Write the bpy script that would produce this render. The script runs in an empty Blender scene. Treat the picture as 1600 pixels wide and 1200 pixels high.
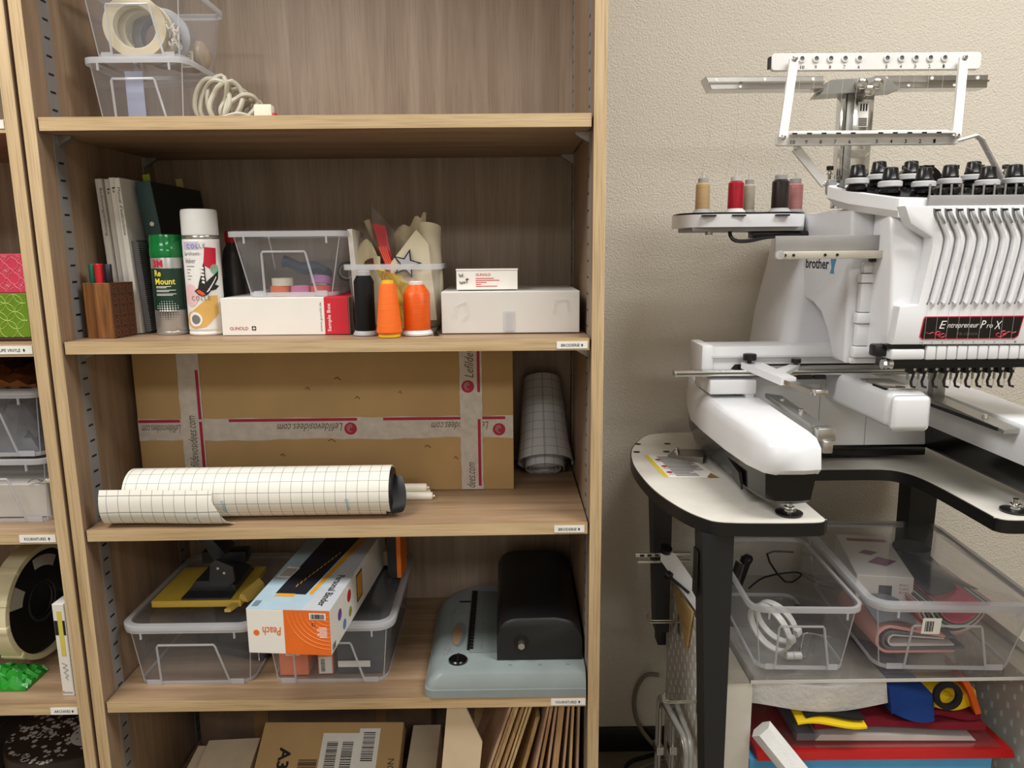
import bpy, bmesh, math, random
from mathutils import Vector, Matrix, Quaternion
from mathutils.geometry import tessellate_polygon
random.seed(7)
scene = bpy.context.scene
COL = scene.collection
pi = math.pi
# ------------------------------------------------------------------ camera
cam_data = bpy.data.cameras.new('camera')
cam = bpy.data.objects.new('camera', cam_data)
COL.objects.link(cam)
cam_data.sensor_width = 36.0
cam_data.lens = 1162.8 / 1600 * 36.0
cam_data.clip_start = 0.02
_f = Vector((0.0077, 0.9838, -0.1790)).normalized()
_r = Vector((0.9999, -0.0094, -0.0089))
_r = (_r - _f * _r.dot(_f)).normalized()
_u = _r.cross(_f)
_m = Matrix((_r, _u, -_f)).transposed().to_4x4()
_m.translation = Vector((0.7709, -1.3021, 1.2893))
cam.matrix_world = _m
scene.camera = cam
# ------------------------------------------------------------------ world, lights, exposure
world = bpy.data.worlds.new('world')
scene.world = world
world.use_nodes = True
world.node_tree.nodes['Background'].inputs[0].default_value = (1.0, 0.97, 0.93, 1)
world.node_tree.nodes['Background'].inputs[1].default_value = 0.06
def area_light(name, loc, size, energy, col=(1.0, 0.993, 0.975), rot=(0, 0, 0)):
    d = bpy.data.lights.new(name, 'AREA')
    d.shape = 'RECTANGLE'; d.size, d.size_y = size
    d.energy = energy; d.color = col
    o = bpy.data.objects.new(name, d)
    o.location = loc; o.rotation_euler = rot
    COL.objects.link(o)
    return o
for _n, _x, _y in (('ceiling_light_panel', -0.5, -0.75), ('ceiling_light_panel', 1.95, -0.75), ('ceiling_light_panel', -0.5, -3.1), ('ceiling_light_panel', 1.95, -3.1)):
    area_light(_n, (_x, _y, 2.66), (1.2, 0.6), 35 if _y > -1 else 25)
scene.view_settings.view_transform = 'Standard'
scene.view_settings.look = 'None'
scene.view_settings.gamma = 1.0
scene.view_settings.use_curve_mapping = False
scene.view_settings.exposure = 0.16
scene.cycles.use_denoising = True
scene.cycles.transparent_max_bounces = 40
scene.cycles.max_bounces = 10
scene.cycles.transmission_bounces = 8
scene.cycles.diffuse_bounces = 4
scene.cycles.sample_clamp_indirect = 4.0
# ------------------------------------------------------------------ materials
def lin(c):
    return tuple(((v / 255) / 12.92 if v / 255 <= 0.04045 else ((v / 255 + 0.055) / 1.055) ** 2.4) for v in c)
MATS = {}
def new_mat(name):
    m = bpy.data.materials.new(name)
    m.use_nodes = True
    nt = m.node_tree
    for n in list(nt.nodes):
        if n.type not in ('BSDF_PRINCIPLED', 'OUTPUT_MATERIAL'): nt.nodes.remove(n)
    MATS[name] = m
    return m, nt, nt.nodes['Principled BSDF']
def mat(name, c, rough=0.5, metal=0.0, var=0.06, vscale=18.0, bump=0.0, bscale=200.0, spec=0.5, coat=0.0, emit=0.0, aniso=None):
    m, nt, b = new_mat(name)
    L = lin(c)
    tc = nt.nodes.new('ShaderNodeTexCoord')
    nz = nt.nodes.new('ShaderNodeTexNoise'); nz.inputs['Scale'].default_value = vscale
    nz.inputs['Detail'].default_value = 3
    mp = nt.nodes.new('ShaderNodeMapping')
    if aniso: mp.inputs['Scale'].default_value = aniso
    nt.links.new(tc.outputs['Object'], mp.inputs['Vector'])
    nt.links.new(mp.outputs[0], nz.inputs['Vector'])
    rp = nt.nodes.new('ShaderNodeValToRGB')
    rp.color_ramp.elements[0].position = 0.3; rp.color_ramp.elements[1].position = 0.7
    rp.color_ramp.elements[0].color = tuple(v * (1 - var) for v in L) + (1,)
    rp.color_ramp.elements[1].color = tuple(min(1, v * (1 + var)) for v in L) + (1,)
    nt.links.new(nz.outputs['Fac'], rp.inputs['Fac'])
    nt.links.new(rp.outputs['Color'], b.inputs['Base Color'])
    b.inputs['Roughness'].default_value = rough
    b.inputs['Metallic'].default_value = metal
    b.inputs['Specular IOR Level'].default_value = spec
    b.inputs['Coat Weight'].default_value = coat
    if emit:
        nt.links.new(rp.outputs['Color'], b.inputs['Emission Color']); b.inputs['Emission Strength'].default_value = emit
    if bump:
        n2 = nt.nodes.new('ShaderNodeTexNoise'); n2.inputs['Scale'].default_value = bscale; n2.inputs['Detail'].default_value = 4
        nt.links.new(mp.outputs[0], n2.inputs['Vector'])
        bp = nt.nodes.new('ShaderNodeBump'); bp.inputs['Strength'].default_value = bump; bp.inputs['Distance'].default_value = 0.002
        nt.links.new(n2.outputs['Fac'], bp.inputs['Height'])
        nt.links.new(bp.outputs['Normal'], b.inputs['Normal'])
    return m
def wood(name, light, dark, axis, rough=0.45, fine=1.0, pores=0.5):
    """procedural grain running along the given axis"""
    m, nt, b = new_mat(name)
    tc = nt.nodes.new('ShaderNodeTexCoord')
    mp = nt.nodes.new('ShaderNodeMapping')
    s = [28.0 * fine] * 3; s['xyz'.index(axis)] = 1.6 * fine
    mp.inputs['Scale'].default_value = s
    nt.links.new(tc.outputs['Object'], mp.inputs['Vector'])
    n1 = nt.nodes.new('ShaderNodeTexNoise'); n1.inputs['Scale'].default_value = 1.0
    n1.inputs['Detail'].default_value = 5; n1.inputs['Roughness'].default_value = 0.62; n1.inputs['Distortion'].default_value = 0.55
    nt.links.new(mp.outputs[0], n1.inputs['Vector'])
    mp2 = nt.nodes.new('ShaderNodeMapping')
    s2 = [420.0 * fine] * 3; s2['xyz'.index(axis)] = 9.0 * fine
    mp2.inputs['Scale'].default_value = s2
    nt.links.new(tc.outputs['Object'], mp2.inputs['Vector'])
    n2 = nt.nodes.new('ShaderNodeTexNoise'); n2.inputs['Scale'].default_value = 1.0; n2.inputs['Detail'].default_value = 2
    nt.links.new(mp2.outputs[0], n2.inputs['Vector'])
    rp = nt.nodes.new('ShaderNodeValToRGB')
    rp.color_ramp.elements[0].position = 0.30; rp.color_ramp.elements[0].color = lin(dark) + (1,)
    rp.color_ramp.elements[1].position = 0.66; rp.color_ramp.elements[1].color = lin(light) + (1,)
    nt.links.new(n1.outputs['Fac'], rp.inputs['Fac'])
    r2 = nt.nodes.new('ShaderNodeValToRGB')
    r2.color_ramp.elements[0].position = 0.32; r2.color_ramp.elements[0].color = (1 - pores * .75, 1 - pores * .8, 1 - pores * .85, 1)
    r2.color_ramp.elements[1].position = 0.52; r2.color_ramp.elements[1].color = (1, 1, 1, 1)
    nt.links.new(n2.outputs['Fac'], r2.inputs['Fac'])
    mx = nt.nodes.new('ShaderNodeMix'); mx.data_type = 'RGBA'; mx.blend_type = 'MULTIPLY'
    mx.inputs['Factor'].default_value = 0.8
    nt.links.new(rp.outputs['Color'], mx.inputs['A']); nt.links.new(r2.outputs['Color'], mx.inputs['B'])
    nt.links.new(mx.outputs['Result'], b.inputs['Base Color'])
    b.inputs['Roughness'].default_value = rough
    bp = nt.nodes.new('ShaderNodeBump'); bp.inputs['Strength'].default_value = 0.12; bp.inputs['Distance'].default_value = 0.001
    nt.links.new(n2.outputs['Fac'], bp.inputs['Height']); nt.links.new(bp.outputs['Normal'], b.inputs['Normal'])
    return m
def clear(name, haze=0.10, tint=(251, 251, 252), hazecol=(225, 228, 235), gloss=0.06, rough=0.12):
    """thin clear plastic: lets light straight through, a little milky, with a soft gloss"""
    m, nt, b = new_mat(name)
    out = nt.nodes['Material Output']
    nt.nodes.remove(b)
    tr = nt.nodes.new('ShaderNodeBsdfTransparent'); tr.inputs[0].default_value = lin(tint) + (1,)
    nz = nt.nodes.new('ShaderNodeTexNoise'); nz.inputs['Scale'].default_value = 9
    tc = nt.nodes.new('ShaderNodeTexCoord'); nt.links.new(tc.outputs['Object'], nz.inputs['Vector'])
    df = nt.nodes.new('ShaderNodeBsdfDiffuse'); df.inputs[0].default_value = lin(hazecol) + (1,)
    tl = nt.nodes.new('ShaderNodeBsdfTranslucent'); tl.inputs[0].default_value = lin(hazecol) + (1,)
    m1 = nt.nodes.new('ShaderNodeMixShader'); m1.inputs[0].default_value = 0.45
    nt.links.new(df.outputs[0], m1.inputs[1]); nt.links.new(tl.outputs[0], m1.inputs[2])
    mr = nt.nodes.new('ShaderNodeMapRange'); mr.inputs['To Min'].default_value = haze * 0.8; mr.inputs['To Max'].default_value = haze * 1.2
    nt.links.new(nz.outputs['Fac'], mr.inputs['Value'])
    m2 = nt.nodes.new('ShaderNodeMixShader')
    nt.links.new(mr.outputs[0], m2.inputs[0]); nt.links.new(tr.outputs[0], m2.inputs[1]); nt.links.new(m1.outputs[0], m2.inputs[2])
    gl = nt.nodes.new('ShaderNodeBsdfGlossy'); gl.inputs['Roughness'].default_value = rough
    fr = nt.nodes.new('ShaderNodeLayerWeight'); fr.inputs['Blend'].default_value = 0.25
    mm = nt.nodes.new('ShaderNodeMapRange'); mm.inputs['To Min'].default_value = gloss * 0.35; mm.inputs['To Max'].default_value = gloss * 4
    nt.links.new(fr.outputs['Fresnel'], mm.inputs['Value'])
    m3 = nt.nodes.new('ShaderNodeMixShader')
    nt.links.new(mm.outputs[0], m3.inputs[0]); nt.links.new(m2.outputs[0], m3.inputs[1]); nt.links.new(gl.outputs[0], m3.inputs[2])
    nt.links.new(m3.outputs[0], out.inputs['Surface'])
    return m
# ------------------------------------------------------------------ mesh builder
class MB:
    def __init__(s): s.v = []; s.f = []; s.mi = []; s.cur = 0
    def mat(s, i): s.cur = i; return s
    def add(s, vs, fs):
        o = len(s.v); s.v += [tuple(p) for p in vs]
        s.f += [tuple(i + o for i in f) for f in fs]; s.mi += [s.cur] * len(fs); return s
    def bm_add(s, bm):
        bm.verts.ensure_lookup_table(); bm.verts.index_update()
        s.add([v.co[:] for v in bm.verts], [[v.index for v in f.verts] for f in bm.faces]); bm.free(); return s
    def box(s, x0, x1, y0, y1, z0, z1, r=0.0, seg=2):
        if r <= 0:
            V = [(x, y, z) for z in (z0, z1) for y in (y0, y1) for x in (x0, x1)]
            return s.add(V, [(0, 2, 3, 1), (4, 5, 7, 6), (0, 1, 5, 4), (2, 6, 7, 3), (0, 4, 6, 2), (1, 3, 7, 5)])
        bm = bmesh.new(); bmesh.ops.create_cube(bm, size=1)
        for v in bm.verts:
            v.co = Vector((x0 + (v.co.x + .5) * (x1 - x0), y0 + (v.co.y + .5) * (y1 - y0), z0 + (v.co.z + .5) * (z1 - z0)))
        bmesh.ops.bevel(bm, geom=bm.edges[:], offset=r, segments=seg, affect='EDGES', profile=0.5)
        return s.bm_add(bm)
    def hexa(s, P):
        """8 corners: bottom ring (4) then top ring (4)"""
        return s.add(P, [(0, 3, 2, 1), (4, 5, 6, 7), (0, 1, 5, 4), (1, 2, 6, 5), (2, 3, 7, 6), (3, 0, 4, 7)])
    def loft(s, rings, cap0=True, cap1=True, closed=True):
        n = len(rings[0]); V = [p for r in rings for p in r]; F = []
        for i in range(len(rings) - 1):
            for j in range(n if closed else n - 1):
                k = (j + 1) % n
                F.append((i * n + j, i * n + k, (i + 1) * n + k, (i + 1) * n + j))
        if cap0: F.append(tuple(range(n - 1, -1, -1)))
        if cap1: F.append(tuple(range((len(rings) - 1) * n, len(rings) * n)))
        return s.add(V, F)
    def lathe(s, prof, n=24, c=(0, 0, 0), axis='z', cap0=True, cap1=True):
        rings = []
        for r, h in prof:
            ring = []
            for k in range(n):
                a = 2 * pi * k / n; p = (r * math.cos(a), r * math.sin(a), h)
                if axis == 'x': p = (p[2], p[0], p[1])
                elif axis == 'y': p = (p[1], p[2], p[0])
                ring.append((p[0] + c[0], p[1] + c[1], p[2] + c[2]))
            rings.append(ring)
        return s.loft(rings, cap0, cap1)
    def cyl(s, p0, p1, r, n=12, r1=None, caps=True):
        return s.tube([p0, p1], r, n, r1=r1, caps=caps)
    def tube(s, pts, r, n=8, closed=False, r1=None, caps=True, flat=1.0):
        P = [Vector(p) for p in pts]; rings = []; N = len(P); up = None
        for i in range(N):
            if closed: t = P[(i + 1) % N] - P[i - 1]
            else: t = P[min(i + 1, N - 1)] - P[max(i - 1, 0)]
            if t.length < 1e-9: t = Vector((0, 0, 1))
            t.normalize()
            if up is None:
                up = Vector((0, 0, 1)) if abs(t.z) < 0.9 else Vector((1, 0, 0))
            a = t.cross(up)
            if a.length < 1e-6: a = t.cross(Vector((0.3, 1, 0.2)))
            a.normalize(); b = a.cross(t); up = b
            rr = r if r1 is None else r + (r1 - r) * i / max(1, N - 1)
            rings.append([P[i] + a * rr * math.cos(2 * pi * k / n) + b * rr * flat * math.sin(2 * pi * k / n) for k in range(n)])
        if closed:
            rings.append(rings[0])
            return s.loft(rings, False, False)
        return s.loft(rings, caps, caps)
    def prism(s, poly, d0, d1, plane='xy', r=0.0, seg=2):
        """extrude a polygon; plane xy -> along z, xz -> along y, yz -> along x"""
        def P(a, b, d): return {'xy': (a, b, d), 'xz': (a, d, b), 'yz': (d, a, b)}[plane]
        A = [P(a, b, d0) for a, b in poly]; B_ = [P(a, b, d1) for a, b in poly]; n = len(poly)
        if r <= 0:
            tri = tessellate_polygon([[Vector((a, b, 0)) for a, b in poly]])
            s.loft([A, B_], False, False)
            return s.add(A + B_, [tuple(t) for t in tri] + [tuple(n + i for i in reversed(t)) for t in tri])
        bm = bmesh.new()
        va = [bm.verts.new(p) for p in A]; vb = [bm.verts.new(p) for p in B_]
        fa = bm.faces.new(va[::-1]); fb = bm.faces.new(vb)
        for i in range(n): bm.faces.new((va[i], va[(i + 1) % n], vb[(i + 1) % n], vb[i]))
        bmesh.ops.recalc_face_normals(bm, faces=bm.faces[:])
        bmesh.ops.bevel(bm, geom=list(set(fa.edges[:] + fb.edges[:])), offset=r, segments=seg, affect='EDGES', profile=0.5)
        return s.bm_add(bm)
    def sheet(s, grid, closed=False):
        """a surface from a grid of points [row][col]"""
        n = len(grid[0]); V = [p for r in grid for p in r]; F = []
        for i in range(len(grid) - 1):
            for j in range(n - 1): F.append((i * n + j, i * n + j + 1, (i + 1) * n + j + 1, (i + 1) * n + j))
        return s.add(V, F)
    def thick(s, grid, t):
        """a sheet given thickness t along its normals"""
        m = MB().sheet(grid)
        bm = m.bm(); bmesh.ops.recalc_face_normals(bm, faces=bm.faces[:])
        bmesh.ops.solidify(bm, geom=bm.faces[:], thickness=t)
        return s.bm_add(bm)
    def bm(s):
        bm = bmesh.new(); vs = [bm.verts.new(p) for p in s.v]
        for f in s.f:
            try: bm.faces.new([vs[i] for i in f])
            except ValueError: pass
        return bm
    def xf(s, M):
        s.v = [tuple(M @ Vector(p)) for p in s.v]; return s
    def join(s, o, mi=None):
        k = len(s.v); s.v += o.v; s.f += [tuple(i + k for i in f) for f in o.f]
        s.mi += (o.mi if mi is None else [mi] * len(o.f)); return s
    def mesh(s, name, angle=35, smooth=True, fixn=True):
        me = bpy.data.meshes.new(name); me.from_pydata(s.v, [], s.f)
        for p, i in zip(me.polygons, s.mi): p.material_index = i
        me.validate()
        if fixn:
            bm = bmesh.new(); bm.from_mesh(me); bmesh.ops.recalc_face_normals(bm, faces=bm.faces[:]); bm.to_mesh(me); bm.free()
        if smooth:
            me.shade_smooth(); me.set_sharp_from_angle(angle=math.radians(angle))
        me.update(); return me
    def build(s, name, mats, parent=None, loc=None, rot=None, angle=35, smooth=True, world=False, fixn=True):
        """world=True: the points are world coordinates, so take off where the (unrotated) parents stand"""
        if world and parent is not None:
            off = Vector((0, 0, 0)); p = parent
            while p is not None: off += p.location; p = p.parent
            s.v = [(a - off.x, b - off.y, c - off.z) for a, b, c in s.v]
        if not isinstance(mats, (list, tuple)): mats = [mats]
        me = s.mesh(name, angle, smooth, fixn)
        for m in mats: me.materials.append(MATS[m] if isinstance(m, str) else m)
        o = bpy.data.objects.new(name, me); COL.objects.link(o)
        if parent is not None: o.parent = parent
        if loc is not None: o.location = loc
        if rot is not None: o.rotation_euler = rot
        return o
def thing(name, label, cat, loc=(0, 0, 0), rotz=0.0, group=None, rot=None):
    o = bpy.data.objects.new(name, None); COL.objects.link(o)
    o.empty_display_size = 0.05
    o.location = loc; o.rotation_euler = rot or (0, 0, rotz)
    o['label'] = label; o['category'] = cat
    if group: o['group'] = group
    return o
def tag(o, label, cat, group=None, kind=None):
    o['label'] = label; o['category'] = cat
    if group: o['group'] = group
    if kind: o['kind'] = kind
    return o
def struct(o, label=None):
    o['kind'] = 'structure'
    if label: o['label'] = label
    return o
def dup(root, loc=None, rot=None, label=None, group=None):
    r = root.copy(); COL.objects.link(r)
    if loc is not None: r.location = loc
    if rot is not None: r.rotation_euler = rot
    if label: r['label'] = label
    if group: r['group'] = group
    for ch in [c for c in root.children]:
        c = ch.copy(); COL.objects.link(c); c.parent = r
        for g in ch.children:
            d = g.copy(); COL.objects.link(d); d.parent = c
    return r
_dg = None
def text_mb(txt, size, depth=0.0002, align='LEFT', shear=0.0, sx=1.0, bold=0.0, space=1.0):
    """lettering as a thin mesh in the XZ plane facing -Y, baseline at z=0"""
    cu = bpy.data.curves.new('lettering', 'FONT'); cu.body = txt; cu.size = size
    cu.align_x = align; cu.shear = shear; cu.resolution_u = 2; cu.space_character = space
    cu.offset = bold
    o = bpy.data.objects.new('lettering_temp', cu); COL.objects.link(o)
    dg = bpy.context.evaluated_depsgraph_get()
    me = bpy.data.meshes.new_from_object(o.evaluated_get(dg))
    m = MB()
    m.add([(v.co.x * sx, -depth, v.co.y) for v in me.vertices], [tuple(p.vertices) for p in me.polygons])
    bpy.data.objects.remove(o); bpy.data.meshes.remove(me); bpy.data.curves.remove(cu)
    return m
def text_box(txt, w, h, **k):
    """lettering scaled to fill width w and height h, corner at the origin, facing -Y"""
    m = text_mb(txt, 1.0, depth=0.0, **k)
    x0 = min(p[0] for p in m.v); x1 = max(p[0] for p in m.v); z0 = min(p[2] for p in m.v); z1 = max(p[2] for p in m.v)
    m.v = [((p[0] - x0) / (x1 - x0) * w, 0.0, (p[2] - z0) / (z1 - z0) * h) for p in m.v]
    return m
def place_text(m, origin, xdir, zdir, lift=0.0003):
    """put XZ-plane lettering on a surface: origin, direction of writing, direction of letter tops"""
    X = Vector(xdir).normalized(); Z = Vector(zdir).normalized(); N = X.cross(Z)   # N points out of the page
    O = Vector(origin) + N * lift
    m.v = [tuple(O + X * p[0] + Z * p[2] - N * p[1]) for p in m.v]
    return m
def quad_mb(origin, xdir, zdir, x0, x1, z0, z1, lift=0.0002):
    m = MB(); m.add([(x0, 0, z0), (x1, 0, z0), (x1, 0, z1), (x0, 0, z1)], [(0, 1, 2, 3)])
    return place_text(m, origin, xdir, zdir, lift)
def rrect(x0, x1, y0, y1, r, n=5):
    P = []
    for cx, cy, a0 in ((x1 - r, y0 + r, -pi / 2), (x1 - r, y1 - r, 0), (x0 + r, y1 - r, pi / 2), (x0 + r, y0 + r, pi)):
        for k in range(n + 1):
            a = a0 + (pi / 2) * k / n; P.append((cx + r * math.cos(a), cy + r * math.sin(a)))
    return P
def smooth_path(pts, n=6, closed=False):
    """Catmull-Rom through the points"""
    P = [Vector(p) for p in pts]; out = []; N = len(P)
    for i in range(N if closed else N - 1):
        if closed: a, b, c, d = P[i - 1], P[i], P[(i + 1) % N], P[(i + 2) % N]
        else: a, b, c, d = P[max(i - 1, 0)], P[i], P[i + 1], P[min(i + 2, N - 1)]
        for k in range(n):
            t = k / n
            out.append(0.5 * ((2 * b) + (c - a) * t + (2 * a - 5 * b + 4 * c - d) * t * t + (3 * b - a - 3 * c + d) * t ** 3))
    if not closed: out.append(P[-1])
    return [tuple(p) for p in out]
# ------------------------------------------------------------------ shared materials
wood('wood_along_x', (178, 149, 118), (138, 110, 81), 'x', pores=0.35)
wood('wood_along_z', (168, 143, 117), (138, 113, 89), 'z', pores=0.35)
wood('wood_back', (172, 153, 134), (146, 126, 107), 'z', pores=0.3)
wood('wood_edge_x', (214, 188, 148), (184, 155, 113), 'x', pores=0.4)
wood('wood_edge_z', (214, 188, 148), (184, 155, 113), 'z', pores=0.4)
mat('steel', (168, 168, 165), 0.38, 0.85)
mat('steel_bright', (205, 205, 203), 0.22, 0.95)
mat('chrome', (225, 225, 225), 0.1, 1.0)
mat('strip_grey', (150, 148, 146), 0.5, 0.3)
mat('black', (14, 14, 14), 0.45)
mat('black_gloss', (12, 12, 13), 0.18)
mat('ink', (25, 24, 26), 0.7)
mat('paper_white', (240, 238, 232), 0.75)
mat('white_plastic', (232, 231, 228), 0.28, coat=0.15)
mat('white_satin', (226, 225, 222), 0.42)
mat('cream', (232, 226, 204), 0.7)
mat('cardboard', (190, 157, 108), 0.85, var=0.08, vscale=7, bump=0.15, bscale=90)
mat('cardboard_dark', (132, 100, 62), 0.9)
mat('beige_card', (214, 192, 160), 0.85, var=0.04)
mat('red', (190, 28, 40), 0.5)
mat('magenta_ink', (176, 26, 70), 0.6)
mat('orange_print', (240, 122, 32), 0.45)
mat('grey_ink', (120, 120, 122), 0.7)
clear('clear_plastic', haze=0.12, hazecol=(236, 238, 243))
clear('clear_rim', haze=0.55, hazecol=(242, 243, 246), gloss=0.10)
clear('clear_film', haze=0.03, gloss=0.05, rough=0.08)
# wall plaster: relief from two noises
def plaster(name, c, strength=0.95):
    m, nt, b = new_mat(name)
    tc = nt.nodes.new('ShaderNodeTexCoord')
    n1 = nt.nodes.new('ShaderNodeTexNoise'); n1.inputs['Scale'].default_value = 250; n1.inputs['Detail'].default_value = 5; n1.inputs['Roughness'].default_value = 0.6
    n2 = nt.nodes.new('ShaderNodeTexNoise'); n2.inputs['Scale'].default_value = 3; n2.inputs['Detail'].default_value = 2
    for n in (n1, n2): nt.links.new(tc.outputs['Object'], n.inputs['Vector'])
    rp = nt.nodes.new('ShaderNodeValToRGB')
    L = lin(c)
    rp.color_ramp.elements[0].color = tuple(v * .95 for v in L) + (1,); rp.color_ramp.elements[1].color = tuple(min(1, v * 1.04) for v in L) + (1,)
    nt.links.new(n2.outputs['Fac'], rp.inputs['Fac']); nt.links.new(rp.outputs['Color'], b.inputs['Base Color'])
    b.inputs['Roughness'].default_value = 0.9
    bp = nt.nodes.new('ShaderNodeBump'); bp.inputs['Strength'].default_value = strength; bp.inputs['Distance'].default_value = 0.004
    nt.links.new(n1.outputs['Fac'], bp.inputs['Height']); nt.links.new(bp.outputs['Normal'], b.inputs['Normal'])
plaster('plaster', (221, 213, 198))
mat('ceiling_white', (226, 222, 214), 0.9)
mat('linoleum', (128, 118, 102), 0.55, var=0.10, vscale=5)
# ------------------------------------------------------------------ room
RX0, RX1, RY0, WY, RZ = -3.2, 4.2, -4.2, 0.435, 2.7
struct(MB().box(RX0, RX1, RY0, WY, -0.1, 0).build('floor', 'linoleum'), 'grey linoleum floor')
struct(MB().box(RX0, RX1, RY0, WY, RZ, RZ + 0.1).build('ceiling', 'ceiling_white'), 'white ceiling')
struct(MB().box(RX0 - 0.1, RX1 + 0.1, WY, WY + 0.1, -0.1, RZ + 0.1).build('wall_back', 'plaster'), 'off-white wall with rough plaster behind the machine')
struct(MB().box(RX0 - 0.1, RX0, RY0, WY, 0, RZ).build('wall_left', 'plaster'), 'off-white plaster wall')
struct(MB().box(RX1, RX1 + 0.1, RY0, WY, 0, RZ).build('wall_right', 'plaster'), 'off-white plaster wall')
struct(MB().box(RX0, RX1, RY0 - 0.1, RY0, 0, RZ).build('wall_front', 'plaster'), 'off-white plaster wall')
struct(MB().box(0.95, RX1, WY - 0.008, WY - 0.0002, 0.0, 0.069, 0.002).build('baseboard_back', 'black'), 'black baseboard')
# ------------------------------------------------------------------ bookcases
PT, ST, DB = 0.0215, 0.0217, 0.421
def arrow_mb(h):
    w = h * 0.9
    m = MB(); m.add([(0, 0, h), (-w / 2, 0, h * .45), (-w * .16, 0, h * .45), (-w * .16, 0, 0), (w * .16, 0, 0), (w * .16, 0, h * .45), (w / 2, 0, h * .45)], [(0, 1, 2, 3, 4, 5, 6)])
    return m
def shelf_label(root, txt, x0, x1, z0, z1, y=0.0, tilt=0.0):
    lab = MB().box(x0, x1, y - 0.0012, y - 0.0002, z0, z1).build('shelf_label', 'paper_white', root, world=True, smooth=False)
    lab['label'] = ('white paper label reading ' + txt) if txt else 'blank end of a white paper label'
    if not txt: return
    w, h = x1 - x0, z1 - z0
    t = text_box(txt, w * 0.60, h * 0.40, bold=0.006)
    place_text(t, (x0 + w * 0.14, y - 0.0012, z0 + h * 0.28), (1, 0, 0), (0, 0, 1))
    a = place_text(arrow_mb(h * 0.44), (x0 + w * 0.82, y - 0.0012, z0 + h * 0.26), (1, 0, 0), (0, 0, 1))
    t.join(a).build('lettering', 'ink', lab, world=True, smooth=False)
def bookcase(xi0, xi1, shelves, label, yf, h=2.16):
    root = thing('bookcase', label, 'bookcase', ((xi0 + xi1) / 2, 0.2, 0))
    for a, b_ in ((xi0 - PT, xi0), (xi1, xi1 + PT)):
        m = MB(); m.box(a, b_, yf + 0.0006, DB + 0.008, 0, h, 0.0008, 1)
        m.mat(1).box(a, b_, yf, yf + 0.0012, 0, h, 0.0005, 1)
        m.build('side_panel', ['wood_along_z', 'wood_edge_z'], root, world=True)
    MB().box(xi0, xi1, DB, DB + 0.008, 0.03, h).build('back_panel', 'wood_back', root, world=True)
    MB().box(xi0, xi1, yf + 0.03, yf + 0.048, 0, 0.07).build('plinth', 'wood_along_x', root, world=True)
    MB().box(xi0, xi1, yf, DB, h - PT, h, 0.0008, 1).build('top_board', 'wood_along_x', root, world=True)
    for zl, zr in shelves:
        e = 0.0035
        m = MB()
        def sl(x0, x1, y0, y1):
            def Z(x): return zl + (zr - zl) * (x - xi0) / (xi1 - xi0)
            m.hexa([(x0, y0, Z(x0) - ST), (x1, y0, Z(x1) - ST), (x1, y1, Z(x1) - ST), (x0, y1, Z(x0) - ST),
                    (x0, y0, Z(x0)), (x1, y0, Z(x1)), (x1, y1, Z(x1)), (x0, y1, Z(x0))])
        sl(xi0 + e, xi1 - e, 0.001, DB - 0.0005)
        m.mat(1); sl(xi0 + e, xi1 - e, 0.0, 0.0011)
        m.build('shelf', ['wood_along_x', 'wood_edge_x'], root, world=True)
        for sx, xs in ((1, xi0), (-1, xi1)):
            for yc in (0.057, 0.376):
                zz = (zl if sx > 0 else zr) - ST
                m = MB()
                m.prism([(xs, zz - 0.0005), (xs + sx * 0.026, zz - 0.0005), (xs + sx * 0.026, zz - 0.005), (xs, zz - 0.020)], yc - 0.0075, yc + 0.0075, 'xz')
                m.build('shelf_bracket', 'steel', root, world=True, smooth=False)
    for sx, xs in ((1, xi0), (-1, xi1)):
        for y0, y1 in ((0.042, 0.071), (0.362, 0.391)):
            m = MB()
            m.box(min(xs, xs + sx * 0.0012), max(xs, xs + sx * 0.0012), y0, y1, 0.09, h - 0.05)
            m.mat(1)
            z = 0.12
            yc = (y0 + y1) / 2
            while z < h - 0.08:
                m.box(min(xs + sx * .001, xs + sx * 0.0016), max(xs + sx * .001, xs + sx * 0.0016), yc - 0.0075, yc + 0.0075, z - 0.0018, z + 0.0018)
                z += 0.0294
            m.build('slotted_strip', ['strip_grey', 'black'], root, world=True, smooth=False)
    return root
S1, S2, S3, S4, S5 = 1.511, 1.135, 0.7890, 0.440, 0.092
bc = bookcase(-0.0055, 0.9217, [(S1, S1), (S2, S2 - 0.0015), (0.7875, 0.7915), (S4, S4), (S5, S5)],
              'light oak open bookcase, wide middle unit beside the plaster wall', -0.004)
bc2 = bookcase(-0.0545 - 0.92, -0.0545, [(1.508, 1.508), (1.132, 1.132), (0.784, 0.784), (0.437, 0.437), (S5, S5)],
               'light oak open bookcase cut off by the left edge of the photo', -0.006)
# ------------------------------------------------------------------ shelf labels
shelf_label(bc, 'BRODERIE', 0.8606, 0.9149, 1.1150, 1.1275)
shelf_label(bc, 'BRODERIE', 0.8566, 0.9122, 0.7730, 0.7862)
shelf_label(bc, 'FOURNITURES', 0.8508, 0.9170, 0.4215, 0.4355)
shelf_label(bc2, 'COUPE VINYLE', -0.1381, -0.0588, 1.1150, 1.1290)
shelf_label(bc2, 'FOURNITURES', -0.1255, -0.0590, 0.7660, 0.7800)
shelf_label(bc2, 'ARCHIVES', -0.1101, -0.0585, 0.4162, 0.4302)
shelf_label(bc2, '', -0.1400, -0.0590, 1.4930, 1.5065)
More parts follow.
